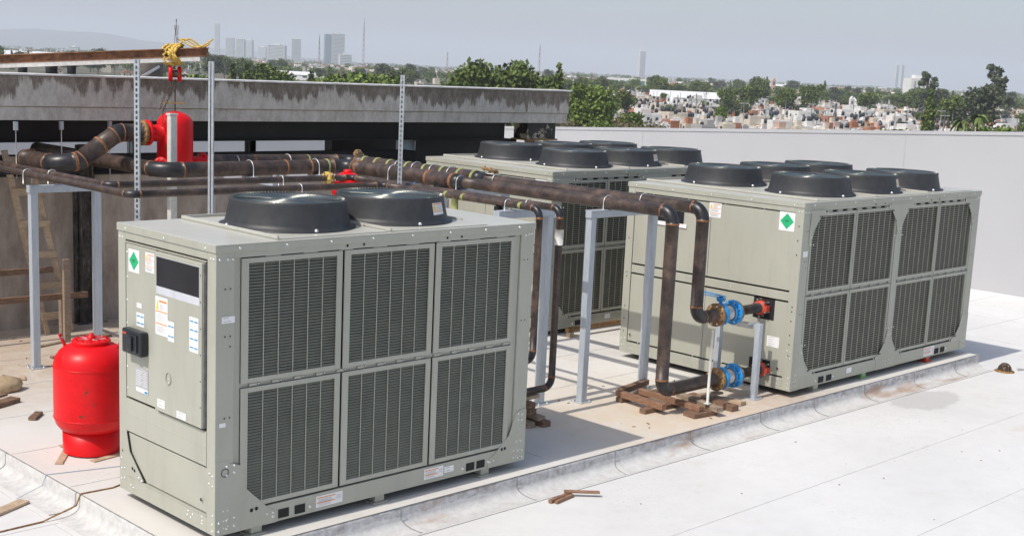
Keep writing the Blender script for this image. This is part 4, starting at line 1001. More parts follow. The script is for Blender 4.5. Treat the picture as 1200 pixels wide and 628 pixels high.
for s_, ang in ((-1, -.6), (1, .9)):
    v = Vector((.75,-.66,0))*s_; pv = Vector((-v.y, v.x, 0)); p = v*.20
    mb = MB(); a0 = p + Vector((0,0,.86)); 
    q = [a0-pv*.03, a0+pv*.03, a0+pv*.03+v*.05+Vector((0,0,.11)), a0-pv*.03+v*.05+Vector((0,0,.11))]
    th = v*.010
    n = len(mb.v); mb.v += [tuple(x) for x in q] + [tuple(x+th) for x in q]
    for f_ in ((0,1,2,3),(7,6,5,4),(0,4,5,1),(1,5,6,2),(2,6,7,3),(3,7,4,0)): mb.face([n+i for i in f_])
    hc = a0+v*.034+Vector((0,0,.075)); mb.mi = 1; mb.lathe([(0,-.004),(.015,-.004),(.015,.016),(0,.016)], hc, 12, 1, v)
    mb.build('lifting_lug', [M['red_paint'], M['sticker_grey']], t)
for (x, y, x2, y2, lab) in ((-.02,2.28,.22,2.62,'thin wooden plank shim under the left side of the red tank'), (.22,2.19,.58,2.26,'thin wooden plank shim under the front of the red tank'), (.2,2.72,.6,2.7,'thin wooden plank shim under the back of the red tank')):
    o = MB().bar((0,0,0), (x2-x, y2-y, 0), .06, .011).build('wood_shim', M['wood_pale'], loc=(x, y, ZS+.0056)); tag(o, lab, 'plank')

# ---- timber under pipes and around
def plank(x0, y0, x1, y1, z, wd, ht, m, label, name='timber_plank', grp=None):
    o = MB().bar((0,0,0), (x1-x0, y1-y0, 0), wd, ht).build(name, M[m], loc=(x0, y0, z+ht/2), bevel=.004); return tag(o, label, 'plank', grp)
# stack beneath the small pipes (ends seen beside the near unit)
plank(4.03,.74, 4.09,1.55, ZS+.001, .10, .055, 'wood_dark', 'bottom dark board of the timber stack by the near unit'); plank(3.88,.80, 3.94,1.5, ZS+.001, .10, .05, 'wood_grey', 'grey board beside the bottom of the timber stack')
plank(4.00,.78, 4.04,1.5, ZS+.058, .09, .04, 'wood_grey', 'second board up of the timber stack by the near unit'); plank(3.96,.86, 4.00,1.45, ZS+.100, .09, .055, 'wood_dark', 'third board up of the timber stack by the near unit')
plank(3.97,.88, 3.99,1.40, ZS+.157, .08, .055, 'wood_dark', 'fourth board up of the timber stack by the near unit'); plank(3.78,.98, 4.16,1.01, ZS+.214, .07, .034, 'wood_pale', 'top splintered board right under the small pipe')
# pallet pieces under the mains
plank(5.36,1.02, 5.30,.36, ZS+.050, .07, .06, 'wood_red', 'left rail of the timber crib under the thick pipe'); plank(5.98,1.15, 5.42,1.04, ZS+.050, .07, .06, 'wood_dark', 'back rail of the timber crib under the thick pipe')
plank(5.62,.95, 5.56,.10, ZS+.050, .07, .055, 'wood_red', 'middle rail of the timber crib under the thick pipe')
plank(5.16,.52, 5.86,.50, ZS+.001, .08, .048, 'wood_dark', 'low cross timber under the crib front'); plank(5.30,.95, 6.1,.93, ZS+.001, .08, .048, 'wood_dark', 'low cross timber under the crib back')
plank(5.44,.16, 5.76,.12, ZS+.001, .16, .048, 'wood_dark', 'dark board at the front of the crib')
plank(5.86,.62, 5.70,-.02, ZS+.050, .085, .05, 'wood_grey', 'grey board with its end toward the kerb, under the pale pole')
plank(6.06,.62, 6.02,.02, ZS+.001, .10, .06, 'wood_dark', 'dark board under the lower blue valve'); plank(5.98,.44, 6.30,.42, ZS+.062, .09, .024, 'wood_grey', 'short packing board directly under the lower rusty flange')
plank(6.20,.62, 6.32,.12, ZS+.001, .09, .035, 'wood_pale', 'pale board right of the lower blue valve')
# loose bits on the roof
plank(2.83,-.46, 3.12,-.42, ZL+.001, .035, .03, 'wood_red', 'left of the reddish sticks lying at the kerb foot'); plank(2.86,-.50, 3.10,-.46, ZL+.001, .03, .028, 'wood_red', 'nearest of the reddish sticks lying at the kerb foot')
plank(3.06,-.40, 3.28,-.60, ZL+.032, .04, .018, 'wood_red', 'right reddish stick crossing over the others at the kerb foot')
plank(.36,3.60, .50,3.76, ZS+.001, .07, .03, 'wood_dark', 'small brown wood offcut left of the red tank'); plank(-1.05,1.72, -.42,2.02, ZL+.004, .10, .02, 'wood_pale', 'worn pale board lying at the left edge of the roof')
o = tag(MB().box(-.4, 0, -.2, .2, 0, .09).box(-.42, -.03, -.18, .18, .092, .175).build('concrete_block', M['concrete_block'], loc=(-.86, 2.16, ZL+.002), bevel=.012), 'grey brown concrete block at the left edge of the roof', 'block')
plank(.10,4.12, .52,4.30, ZS+.001, .12, .045, 'wood_dark', 'dark broken board near the left edge of the plinth'); plank(.02,4.20, .45,4.40, ZS+.05, .10, .02, 'wood_dark', 'dark board lying on the broken board')
o = MB(); o.lathe([(.0,0),(.17,.01),(.2,.05),(.17,.10),(.08,.14),(.0,.15)], n=14)
rnd = random.Random(2); o.v = [(x*(1+rnd.uniform(-.1,.1)), y*.7*(1+rnd.uniform(-.1,.1)), z*(1+rnd.uniform(-.15,.15))) for x, y, z in o.v]
tag(o.build('paper_sack', plain('sack', (.42,.31,.19), .8, 0, .25, 12), loc=(.58, 4.72, ZS)), 'crumpled brown paper sack at the left edge', 'sack')
# debris near the wall
for i, (x, y, a, l_, m, lab) in enumerate(((1.6,6.3,.3,.4,'wood_grey','grey scrap board under the left frame'),(2.3,6.6,-.5,.35,'wood_dark','dark scrap board right of the left frame'),(1.55,5.75,.15,.45,'wood_dark','dark batten on the dusty floor by the left frame'),
        (3.0,6.8,.4,.5,'wood_grey','grey scrap board at the foot of the brown wall'),(.9,5.0,1.2,.16,'wood_pale','tiny pale chip of wood left of the frame foot'),(3.4,6.4,-.2,.4,'wood_pale','pale scrap board behind the red tank'))):
    plank(x, y, x+l_*math.cos(a), y+l_*math.sin(a), ZS+.001, .06, .02, m, lab)
rnd = random.Random(9); mb = MB()
for k in range(105):
    x, y = (rnd.uniform(.3,4.8), rnd.uniform(5.2,7.3)) if k < 85 else (rnd.uniform(4.4,6.8), rnd.uniform(-.1,1.6))
    s_ = rnd.uniform(.004,.016); mb.box(-s_*1.6, s_*1.6, -s_*.4, s_*.4, -.002, s_*.4, 0, Matrix.Translation((x, y, ZS+.001)) @ Matrix.Rotation(rnd.random()*3, 4, 'Z'))
tag(mb.build('rubble', plain('rubble', (.16,.10,.065), .9, 0, .5, 20)), kind='stuff', label='small rubble and wood chips scattered on the plinth')
mb = MB()
for k in range(60):
    x, y = rnd.uniform(1,14), rnd.uniform(-4.5,-.45); s_ = rnd.uniform(.002,.010)
    mb.box(-s_, s_, -s_*.4, s_*.4, -.001, .004, 0, Matrix.Translation((x, y, ZL+.002)) @ Matrix.Rotation(rnd.random()*3, 4, 'Z'))
tag(mb.build('grit', M['wood_dark']), kind='stuff', label='dark grit scattered on the white roof')
plain('cable_blue', (.22,.30,.42), .6)
# cables across the roof
def cable(pts, r, m, label):
    P = []
    for i in range(len(pts)-1):
        a, b = Vector(pts[i]), Vector(pts[i+1])
        for q in range(8): P.append(a+(b-a)*q/8+Vector((0,0,.0)))
    P.append(Vector(pts[-1])); o = MB().tube([p-P[0] for p in P], r, 6).build('cable', M[m], loc=P[0]); tag(o, label, 'cable')
cable([(-1.2,1.50,ZL+.006), (-.50,1.53,ZL+.008), (-.245,1.52,ZS-.08), (-.215,1.515,ZS+.006), (.04,1.505,ZS+.006), (.3,1.6,ZS+.006)], .006, 'rust', 'rust coloured cable running from the left edge to the near unit base')
cable([(-.44,2.12,ZL+.006), (-.24,2.10,ZS-.08), (-.213,2.09,ZS+.005), (.35,1.95,ZS+.005), (.9,1.9,ZS+.005)], .0025, 'cable_blue', 'thin faded blue cable passing in front of the red tank')
# copper drain pipe in front of the rear unit
t = thing('condensate_pipe', 'rust coloured low pipe along the foot of the rear unit', 'pipe', (7.2, 3.45, ZS)); MB().tube([(0,0,.10), (3.5,0,.10)], .032, 14).build('pipe_section', M['rust'], t)
MB().box(.02, .09, -.04, .03, .0, .07).build('stand', M['wood_pale'], t); MB().box(2.5, 2.57, -.04, .03, .0, .07).build('stand', M['wood_dark'], t)
# roof drain dome
t = thing('roof_drain', 'small rusty domed roof drain on the white roof beyond the kerb end', 'roof drain', (11.05, -.48, ZL)); MB().lathe([(.12,0),(.12,.012),(.085,.016),(.085,.02)], n=20).build('flange_ring', M['rust'], t)
mb = MB()
for k in range(12):
    a = k*PI/6; mb.tube([(.08*math.cos(a)*math.cos(b*PI/12), .08*math.sin(a)*math.cos(b*PI/12), .016+.09*math.sin(b*PI/12)) for b in range(7)], .007, 5)
mb.lathe([(.045,.085),(.04,.105),(0,.11)], n=14); mb.lathe([(.062,.02),(.058,.06),(0,.085)], n=14); mb.build('dome_grate', M['chain_metal'], t)
t = tag(MB().cyl((0,0,0), (.28,-.16,0), .014, 8).build('loose_pipe', M['beam_white'], loc=(11.25,-.55,ZL+.015)), 'short white pipe offcut lying right of the roof drain', 'pipe')

# ladder and planks against the brown wall
t = thing('wooden_ladder', 'rough wooden ladder leaning on the brown wall behind the left frame', 'ladder', (1.86, 7.05, ZS))
A1, A2 = Vector((0,0,0)), Vector((-.15,.16,2.09)); B1, B2 = Vector((.30,-.02,0)), Vector((.12,.16,2.06))
A1 = Vector((.20,-.10,0)); A2 = Vector((-.16,.12,2.12)); B1 = Vector((.50,-.10,0)); B2 = Vector((.12,.12,2.10))
for a, b in ((A1, A2), (B1, B2)): MB().bar(a, b, .05, .07).build('rail', M['wood_pale'], t)
for k in range(6):
    u = .10+.17*k; a = A1+(A2-A1)*u; b = B1+(B2-B1)*u; MB().bar(a+Vector((-.03,-.045,0)), b+Vector((.03,-.045,0)), .025, .08).build('rung', M['wood_pale'], t)
t = thing('timber_rail', 'lower long timber plank across posts before the brown wall', 'plank', (1.2, 6.62, ZS)); MB().bar((-1.2,0,.52), (1.20,0,.49), .05, .065).build('plank', M['wood_dark'], t)
MB().box(.90, .97, .03, .10, 0, .47).build('post', M['wood_grey'], t); MB().box(-.6, -.53, .03, .10, 0, .48).build('post', M['wood_grey'], t)
t = thing('timber_rail', 'upper shorter timber plank on posts before the brown wall', 'plank', (.9, 6.9, ZS)); MB().bar((-1.0,0,.79), (1.22,0,.76), .05, .065).build('plank', M['wood_dark'], t); MB().box(-.4, -.33, .03, .10, 0, .75).build('post', M['wood_grey'], t)
t = tag(MB().box(0, .07, 0, .05, 0, .95).build('timber_post', M['wood_grey'], loc=(2.02, 6.4, ZS)), 'short upright timber stub behind the red tank', 'post')

HAZE = .00014
scene.cycles.volume_bounces = 2
#CITY#
# ================================================================== THE TOWN BEYOND
VYAW = yaw
def polar(px, d):
    """ground point at bearing (given as picture column for readability) and distance d"""
    a = VYAW - math.atan((px-600)/1510.48)
    return Vector((CP.x+d*math.cos(a), CP.y+d*math.sin(a), GZ))
mb = MB(); S = 26000
mb.quad((-S,-S,GZ), (S,-S,GZ), (S,S,GZ), (-S,S,GZ))
g = N('town_ground', .9); f = g.noise(g.world(), .012, 6, .65); f2 = g.noise(g.world(), .09, 5, .7)
c = g.ramp(f, [(.35, (.045,.060,.028)), (.5, (.13,.115,.08)), (.65, (.20,.17,.13))]); c = g.mix(g.ramp(f2, [(.4, 0.), (.7, .7)]), c, (.05,.065,.028)); M['town_ground'] = g.col(c)
tag(mb.build('ground', M['town_ground']), kind='structure')
mb = MB(); mb.box(-14.3, 17.4, -18.3, 24.3, GZ-.5, -.601); tag(mb.build('office_block', M['white_wall']), 'white building body below the roof terrace', 'building')

HW = {}
def hw(name, c, var=.12): HW[name] = plain('house_'+name, c, .85, 0, var, .6); return HW[name]
for nm, c in (('white',(.66,.65,.62)),('cream',(.56,.50,.41)),('pink',(.48,.33,.27)),('ochre',(.50,.35,.18)),('grey',(.36,.35,.34)),('terracotta',(.36,.16,.095)),('brick',(.27,.14,.10)),('pale_blue',(.40,.46,.52))): hw(nm, tuple(min(.8, x*1.12) for x in c), .14)
plain('roof_tile', (.36,.155,.085), .85, 0, .25, .8); plain('roof_red', (.42,.12,.07), .8, 0, .2, .8); plain('roof_grey', (.38,.36,.33), .9, 0, .25, .5)
plain('window_dark', (.035,.040,.048), .3, 0, .2, 2); plain('tank_black', (.02,.02,.022), .5); plain('door_brown', (.13,.08,.05), .7)
def house(wx, wy, hh, wall, roof, storeys, extra, label, tank):
    t = thing('house', label, 'house', (0,0,GZ), 0, 'houses of the town beyond the roof')
    mb = MB(); mb.box(-wx/2, wx/2, -wy/2, wy/2, 0, hh)
    if extra: mb.box(-wx/2+.2, wx*.1, -wy/2+wy*.35, wy/2-.2, hh+.001, hh+2.3)
    mb.build('wall', HW[wall], t)
    mb = MB()
    if roof == 'flat':
        mb.box(-wx/2-.05, wx/2+.05, -wy/2-.05, -wy/2+.15, hh-.2, hh+.6); mb.box(-wx/2-.05, wx/2+.05, wy/2-.15, wy/2+.05, hh-.2, hh+.6)
        mb.box(-wx/2-.05, -wx/2+.15, -wy/2+.151, wy/2-.151, hh-.2, hh+.6); mb.box(wx/2-.15, wx/2+.05, -wy/2+.151, wy/2-.151, hh-.2, hh+.6)
        mb.mi = 1; mb.box(-wx/2+.16, wx/2-.16, -wy/2+.16, wy/2-.16, hh+.003, hh+.05)
        mb.build('roof', [HW[wall], M['roof_grey'] if not extra else M['roof_tile']], t)
    else:
        z0 = hh+.01
        mb.prism([(-wx/2-.4, z0), (wx/2+.4, z0), (0, z0+wx*.22)], 1, -wy/2-.4, wy/2+.4, 0)
        mb.build('roof', M['roof_tile'] if roof == 'tile' else M['roof_red'], t)
    per = hh/storeys
    for s_ in range(storeys):
        for k in range(2):
            for (fx, ax_) in (((-wx/2), 'x'), ((-wy/2), 'y')):
                u = (-.25+.5*k)*(wy if ax_ == 'x' else wx); z = s_*per+per*.40
                mb = MB()
                if ax_ == 'x': mb.box(fx-.03, fx+.02, u-.55, u+.55, z, z+per*.38)
                else: mb.box(u-.55, u+.55, fx-.03, fx+.02, z, z+per*.38)
                mb.build('window', M['window_dark'], t)
    MB().box(-.5, .5, -wy/2-.035, -wy/2+.02, 0, 2.1).build('door', M['door_brown'], t)
    if tank:
        o = MB().lathe([(0,0),(.62,0),(.62,1.15),(.35,1.45),(0,1.5)], (wx*.22, wy*.15, hh+(.06 if roof == 'flat' else wx*.1)), 10).build('water_tank', M['tank_black'] if tank == 1 else HW['white'], t)
    return t
specs = [(6,8,3.2,'white','flat',1,False,1),(7,9,5.6,'white','flat',2,True,1),(6,7,3.0,'cream','flat',1,False,2),(8,8,5.8,'cream','flat',2,False,1),(7,10,3.4,'pink','flat',1,True,2),
         (6,9,3.1,'white','tile',1,False,0),(8,10,3.4,'cream','tile',1,False,0),(7,7,5.4,'terracotta','flat',2,False,1),(5,8,3.0,'grey','flat',1,True,1),(7,8,3.2,'ochre','flat',1,False,2),
         (6,6,3.2,'brick','flat',1,False,1),(9,9,6.0,'white','flat',2,False,2),(6,8,3.3,'white','red',1,False,0),(7,8,5.5,'pink','tile',2,False,0),(8,12,3.6,'grey','flat',1,False,2)]
def hl(s_):
    wx, wy, hh, wall, roof, st, ex, tk = s_
    return '%s %s house with %s%s%s among the distant town' % ('two-storey' if st == 2 else 'low', wall.replace('_', ' '), {'flat':'flat roof','tile':'brown tiled gable roof','red':'red gable roof'}[roof], ', rooftop room' if ex else '', {0:'',1:' and black water tank',2:' and white water tank'}[tk])
protos = [house(*s_[:7], hl(s_), s_[7]) for s_ in specs]
pc = {}
for p in protos: tree_cache(p, pc)
used = set(); rnd = random.Random(21)
def place_house(k, p, rz, sc=1.0):
    if k not in used: o = protos[k]; used.add(k)
    else: o = copy_tree(protos[k], None, pc)
    o.location = p; o.rotation_euler = (0,0,rz); o.scale = (sc, sc, sc)
    return o
# --- trees
g = N('leaf_dark', .75, 0, .2); ri = g.n('ShaderNodeNewGeometry').outputs['Random Per Island']
M['leaf_dark'] = g.col(g.ramp(ri, [(0., (.055,.082,.020)), (.5, (.10,.145,.034)), (1., (.18,.22,.06))]))
g = N('leaf_bright', .75, 0, .2); ri = g.n('ShaderNodeNewGeometry').outputs['Random Per Island']
M['leaf_bright'] = g.col(g.ramp(ri, [(0., (.07,.11,.022)), (.5, (.13,.19,.040)), (1., (.22,.28,.06))]))
g = N('leaf_dry', .85, 0, .2); ri = g.n('ShaderNodeNewGeometry').outputs['Random Per Island']
M['leaf_dry'] = g.col(g.ramp(ri, [(0., (.07,.065,.035)), (.5, (.15,.13,.075)), (1., (.24,.20,.12))]))
g = N('leaf_grey', .8, 0, .2); ri = g.n('ShaderNodeNewGeometry').outputs['Random Per Island']
M['leaf_grey'] = g.col(g.ramp(ri, [(0., (.045,.062,.035)), (.5, (.085,.105,.058)), (1., (.14,.16,.09))]))
plain('bark', (.11,.085,.06), .9, 0, .3, 3)
def leaf_mb(mb, lobes, n, sz, rnd):
    tot = sum(r[3]**2 for r in lobes)
    for (cx, cy, cz, rr, sq) in lobes:
        for k in range(int(n*rr*rr/tot)):
            v = Vector((rnd.gauss(0,1), rnd.gauss(0,1), rnd.gauss(0,1))).normalized()*(rr*(rnd.random()**.35)*(1+.18*rnd.uniform(-1,1)))
            c = Vector((cx+v.x, cy+v.y, cz+v.z*sq)); s_ = sz*rnd.uniform(.6,1.4)
            a = Vector((rnd.gauss(0,1), rnd.gauss(0,1), rnd.gauss(0,1))).normalized(); b = a.cross(Vector((rnd.gauss(0,1), rnd.gauss(0,1), rnd.gauss(0,1)))).normalized()
            mb.quad(c-a*s_-b*s_*.6, c+a*s_-b*s_*.6, c+a*s_*.8+b*s_*.7, c-a*s_*.8+b*s_*.5)
def tree(kind, h, label, mat, seed, n=2200):
    rnd = random.Random(seed); name = {'cypress':'cypress_tree','palm':'palm_tree','shrub':'shrub','euc':'tall_tree'}.get(kind, 'tree')
    t = thing(name, label, 'shrub' if kind == 'shrub' else 'tree', (0,0,GZ), 0, 'trees of the town beyond the roof')
    mb = MB(); mb.tube([(0,0,-.2), (rnd.uniform(-.2,.2),rnd.uniform(-.2,.2),h*.4), (rnd.uniform(-.3,.3),rnd.uniform(-.3,.3),h*.78)], [h*.028+.06, h*.018+.04, h*.006+.02], 7)
    lobes = []
    if kind == 'cypress':
        for k in range(9): z = h*(.10+.86*k/9); lobes.append((rnd.uniform(-.1,.1), rnd.uniform(-.1,.1), z, h*.095*(1.15-(k/9)**1.7), 1.5))
    elif kind == 'shrub':
        for k in range(7): lobes.append((rnd.uniform(-h,h)*.7, rnd.uniform(-h,h)*.7, h*rnd.uniform(.3,.6), h*rnd.uniform(.30,.45), .9))
    elif kind == 'palm':
        for k in range(16):
            a = k*PI/8+rnd.random()*.3; el = rnd.uniform(-.3,.8); L = h*.26
            P = [Vector((0,0,h*.8))+Vector((math.cos(a),math.sin(a),0))*L*u+Vector((0,0,L*(el*u-.95*u*u))) for u in (0,.33,.66,1)]
            s_ = Vector((-math.sin(a),math.cos(a),0))*.28
            for q in range(3):
                w0, w1 = s_*(1-.2*q), s_*(1-.2*(q+1)); mb.mi = 1
                mb.quad(P[q]-w0, P[q+1]-w1, P[q+1]+w1+Vector((0,0,.1)), P[q]+w0+Vector((0,0,.1)))
        mb.mi = 0
    elif kind == 'euc':
        for k in range(24):
            a = rnd.random()*6.28; z = h*rnd.uniform(.25,.98); q = h*.30*(1.15-z/h)**.7*rnd.uniform(.3,1.2)
            lobes.append((q*math.cos(a), q*math.sin(a), z, h*rnd.uniform(.035,.085), .7)); mb.tube([(0,0,z*.75), (q*math.cos(a), q*math.sin(a), z)], [h*.009, .03], 4)
    else:
        for k in range(12):
            a = rnd.random()*6.28; z = h*rnd.uniform(.38,.80); q = h*.30*rnd.uniform(.25,1.)
            lobes.append((q*math.cos(a), q*math.sin(a), z, h*rnd.uniform(.13,.22), .8)); mb.tube([(0,0,z*.6), (q*math.cos(a), q*math.sin(a), z)], [h*.014, .03], 4)
    if kind == 'palm':
        tr = MB(); tr.tube([(0,0,-.2),(0,0,h*.8)], [.25,.16], 7); tr.build('trunk', M['bark'], t)
        mb2 = MB(); mb2.v = mb.v; mb2.f = mb.f; mb2.m = mb.m; mb2.sm = mb.sm; k0 = [i for i, m in enumerate(mb.m) if m == 1]
        mb2.f = [mb.f[i] for i in k0]; mb2.m = [0]*len(k0); mb2.sm = [False]*len(k0); mb2.build('crown', M[mat], t); return t
    mb.build('trunk', M['bark'], t)
    cm = MB(); leaf_mb(cm, lobes, n, h*.019+.06, rnd); cm.build('crown', M[mat], t)
    return t
TP = [tree('round', 8, 'rounded dark green tree among the distant houses', 'leaf_dark', 1), tree('round', 7, 'rounded light green tree among the distant houses', 'leaf_bright', 2),
      tree('round', 9, 'broad grey green tree among the distant houses', 'leaf_grey', 3), tree('cypress', 10, 'slim dark cypress among the distant houses', 'leaf_dark', 4, 1600),
      tree('palm', 8, 'palm tree with drooping fronds among the distant houses', 'leaf_dark', 5), tree('euc', 14, 'tall loose crowned tree rising among the distant houses', 'leaf_grey', 6, 1500),
      tree('round', 10, 'large uneven green tree among the distant houses', 'leaf_dark', 8, 3200), tree('shrub', 3.2, 'bare brownish bush at the near side of the town', 'leaf_dry', 7, 1500),
      tree('shrub', 2.6, 'low bright green bush among the distant houses', 'leaf_bright', 11, 1300)]
tc = {}
for p in TP: tree_cache(p, tc)
tused = set(); TL = [p['label'] for p in TP]
def place_tree(k, p, sc=1.0, rz=None, label=None):
    if k not in tused: o = TP[k]; tused.add(k)
    else: o = copy_tree(TP[k], None, tc)
    o.location = p; o.rotation_euler = (0,0, rnd.random()*6.28 if rz is None else rz); o.scale = (sc, sc, sc*rnd.uniform(.9,1.12))
    o['label'] = label or TL[k]; o['group'] = 'trees of the town beyond the roof'
    return o
hor = lambda px: 53.7+.0442*px      # picture row of the horizon, for reading distances off the photograph
VW = (CP.z-GZ)*1510.48
taken = []
def free(p, r):
    for q, s_ in taken:
        if (q-p).length < r+s_: return False
    taken.append((p, r)); return True
# named landmarks first (reserve their ground)
LM = []
def lm(px, d, r): p = polar(px, d); taken.append((p, r)); return p

# long white shed roofs
def shed(name, label, px, d, L, Wd, h, rz, roofm, wallm, cat='warehouse'):
    p = lm(px, d, L*.5); t = thing(name, label, cat, p, rz)
    MB().box(-L/2, L/2, -Wd/2, Wd/2, 0, h).build('wall', HW[wallm], t); MB().prism([(-Wd/2-.4,h+.01),(Wd/2+.4,h+.01),(0,h+Wd*.14)], 0, -L/2-.4, L/2+.4).build('roof', roofm, t)
    for k in range(int(L/7)): MB().box(-L/2+2+7*k, -L/2+5+7*k, -Wd/2-.05, -Wd/2+.02, h*.5, h*.8).build('window', M['window_dark'], t)
    return t
aim = VYAW-PI/2
wr = plain('shed_roof_white', (.72,.72,.71), .5, 0, .05, .1)
shed('warehouse', 'long low white roofed shed in the middle distance', 797, 640, 40, 22, 4.2, aim-.12, wr, 'white')
shed('warehouse', 'white roofed hall at the far left edge of the town', 20, 1150, 70, 26, 6.5, aim+.1, wr, 'grey')
shed('warehouse', 'pale wide hall left of centre in the distance', 340, 900, 36, 16, 3.5, aim, wr, 'white')
shed('warehouse', 'pale grey flat hall at the skyline right of centre', 890, 1900, 60, 20, 7, aim, wr, 'grey')
# white block with green glass
p = lm(723, 1150, 22); t = thing('office_building', 'white office building with green glazed front near the skyline', 'building', p, aim)
MB().box(-21, 21, -7, 7, 0, 10.5).build('wall', HW['white'], t)
gg = plain('green_glass', (.12,.22,.17), .3, 0, .1, 1)
for k in range(7): MB().box(-20+5.8*k, -15.5+5.8*k, -7.1, -6.9, 4, 8.6).build('window', gg, t)
# white block right
p = lm(1055, 1500, 20); t = thing('office_building', 'tall plain white block on the right skyline', 'building', p, aim+.2)
MB().box(-11.5, 11.5, -9, 9, 0, 24).build('wall', HW['white'], t); MB().box(-5, 4, -4, 4, 24.01, 27.5).build('roof_house', HW['white'], t)
for k in range(4): MB().box(-8+5*k, -5.5+5*k, -9.05, -8.9, 14, 21).build('window', M['roof_grey'], t)
# churches
def church(px, d, mat, domem, label, tw=2, sc=1.0, dome=True):
    p = lm(px, d, 12*sc); t = thing('church', label, 'church', p, aim+.15); t.scale = (sc,sc,sc)
    MB().box(-7, 7, -4, 12, 0, 8).build('nave', HW[mat], t)
    if dome: MB().lathe([(3.6,8.0),(3.6,10),(3.4,11.2),(2.6,12.6),(1.3,13.5),(.5,13.8),(.5,14.8),(0,15.2)], (0,4,0), 20).build('dome', HW[domem], t)
    for s_ in ((-1, 1) if tw == 2 else (-1,)):
        MB().box(s_*6-1.6, s_*6+1.6, -6, -2.8, 0, 13).prism([(s_*6-1.7,13.01),(s_*6+1.7,13.01),(s_*6,16)], 1, -6.1, -2.7).build('tower', HW[mat], t)
        MB().box(s_*6-.7, s_*6+.7, -6.1, -5.95, 9.5, 12).build('window', M['window_dark'], t)
    MB().box(-1.4, 1.4, -4.1, -3.95, 0, 3.6).build('door', M['door_brown'], t)
church(881, 1350, 'pink', 'pink', 'pinkish church with two square towers on the skyline', 2, 1.1, False)
church(1050, 760, 'ochre', 'ochre', 'yellow church with small dome among the houses', 1, .62)
church(987, 640, 'white', 'white', 'small white domed chapel among the houses', 1, .55)
church(775, 560, 'white', 'white', 'second small white domed chapel left among the houses', 1, .40)
# far towers
def tower(px, d, wd, hh, label, mat, kind=0):
    p = polar(px, d); t = thing('tower_block', label, 'tower', p, aim+.3*((px % 3)-1))
    MB().box(-wd/2, wd/2, -wd/3, wd/3, 0, hh).build('wall', mat, t)
    for k in range(max(3, int(hh/4))):
        z = 3+k*4
        if z+1.8 < hh: MB().box(-wd*.46, wd*.46, -wd/3-.15, -wd/3+.05, z, z+1.7).build('window_band', tw_glass, t)
    MB().box(-wd*.18, wd*.2, -wd*.15, wd*.15, hh+.01, hh+4).build('plant_room', mat, t)
    if kind == 1: MB().box(-wd/2-wd*.5, -wd/2-.01, -wd/3, wd/3, 0, hh*.97).build('glass_wing', tw_glass, t)
    return t
tw_white = plain('tower_white', (.60,.60,.58), .7, 0, .05, .05); tw_glass = plain('tower_glass', (.14,.20,.24), .25, 0, .1, .05)
hrow = lambda px, row, d: (CP.z-GZ) + (hor(px)-row)*d/1510.48
for (px, row, wpx, d, lab, k) in ((262,46,9,3000,'leftmost of the pale tower blocks on the hazy skyline',0),(274,47,9,3100,'second pale tower block on the hazy skyline',0),(285,48,7,3300,'third pale tower block beside the glass ones',1),
      (316,54,20,2500,'broad low bluish tower block on the hazy skyline',0),(338,47,11,3200,'slim pale tower block left of the tallest one',0),(386,41,15,2600,'tallest white tower block with glass side on the hazy skyline',1),
      (300,56,10,3600,'low pale block between the towers',0),(395,64,14,2300,'small white block at the foot of the tallest tower',0),(737,60,7,3600,'lone slim bluish tower on the centre skyline',0),
      (1031,76,3,3600,'left one of the twin slim towers on the right skyline',0),(1037,76,3,3650,'right one of the twin slim towers on the right skyline',0),(247,30,5,3400,'tall narrow pale tower beside the hoist beam end',0),(82,56,10,2300,'pale block on the left skyline',0)):
    d *= 1.55; tower(px, d, wpx*d/1510.48, hrow(px, row, d), lab, tw_white if k == 0 else tw_white, k)
def mast(px, row, d, label, r=.5):
    p = polar(px, d); h = hrow(px, row, d); t = thing('radio_mast', label, 'mast', p); mb = MB()
    for a in range(3): mb.tube([(2.2*math.cos(a*2.09), 2.2*math.sin(a*2.09), 0), (.2*math.cos(a*2.09), .2*math.sin(a*2.09), h)], r*.22, 4)
    k = int(h/6)
    for i in range(k):
        z = h*i/k; q = 2.2*(1-i/k)+.2; 
        for a in range(3): mb.tube([(q*math.cos(a*2.09), q*math.sin(a*2.09), z), (q*.9*math.cos((a+1)*2.09), q*.9*math.sin((a+1)*2.09), z+h/k)], r*.22, 3)
    mb.build('lattice', mast_m, t); MB().cyl((0,0,h), (0,0,h+h*.08), .18, 5).build('aerial', mast_m, t); return t
mast_m = plain('mast_paint', (.34,.25,.24), .7)
mast(365, 44, 1900, 'red and white lattice mast left of the tallest tower', .9); mast(416, 28, 1600, 'thin tall radio mast right of the tallest tower', .6); mast(619, 55, 1500, 'thin mast behind the trees at the centre', .6)
mast(200, 32, 420, 'dark radio mast standing behind the hoist strap', .35); mast(513, 62, 1700, 'thin mast left of the big tree clump', .6)
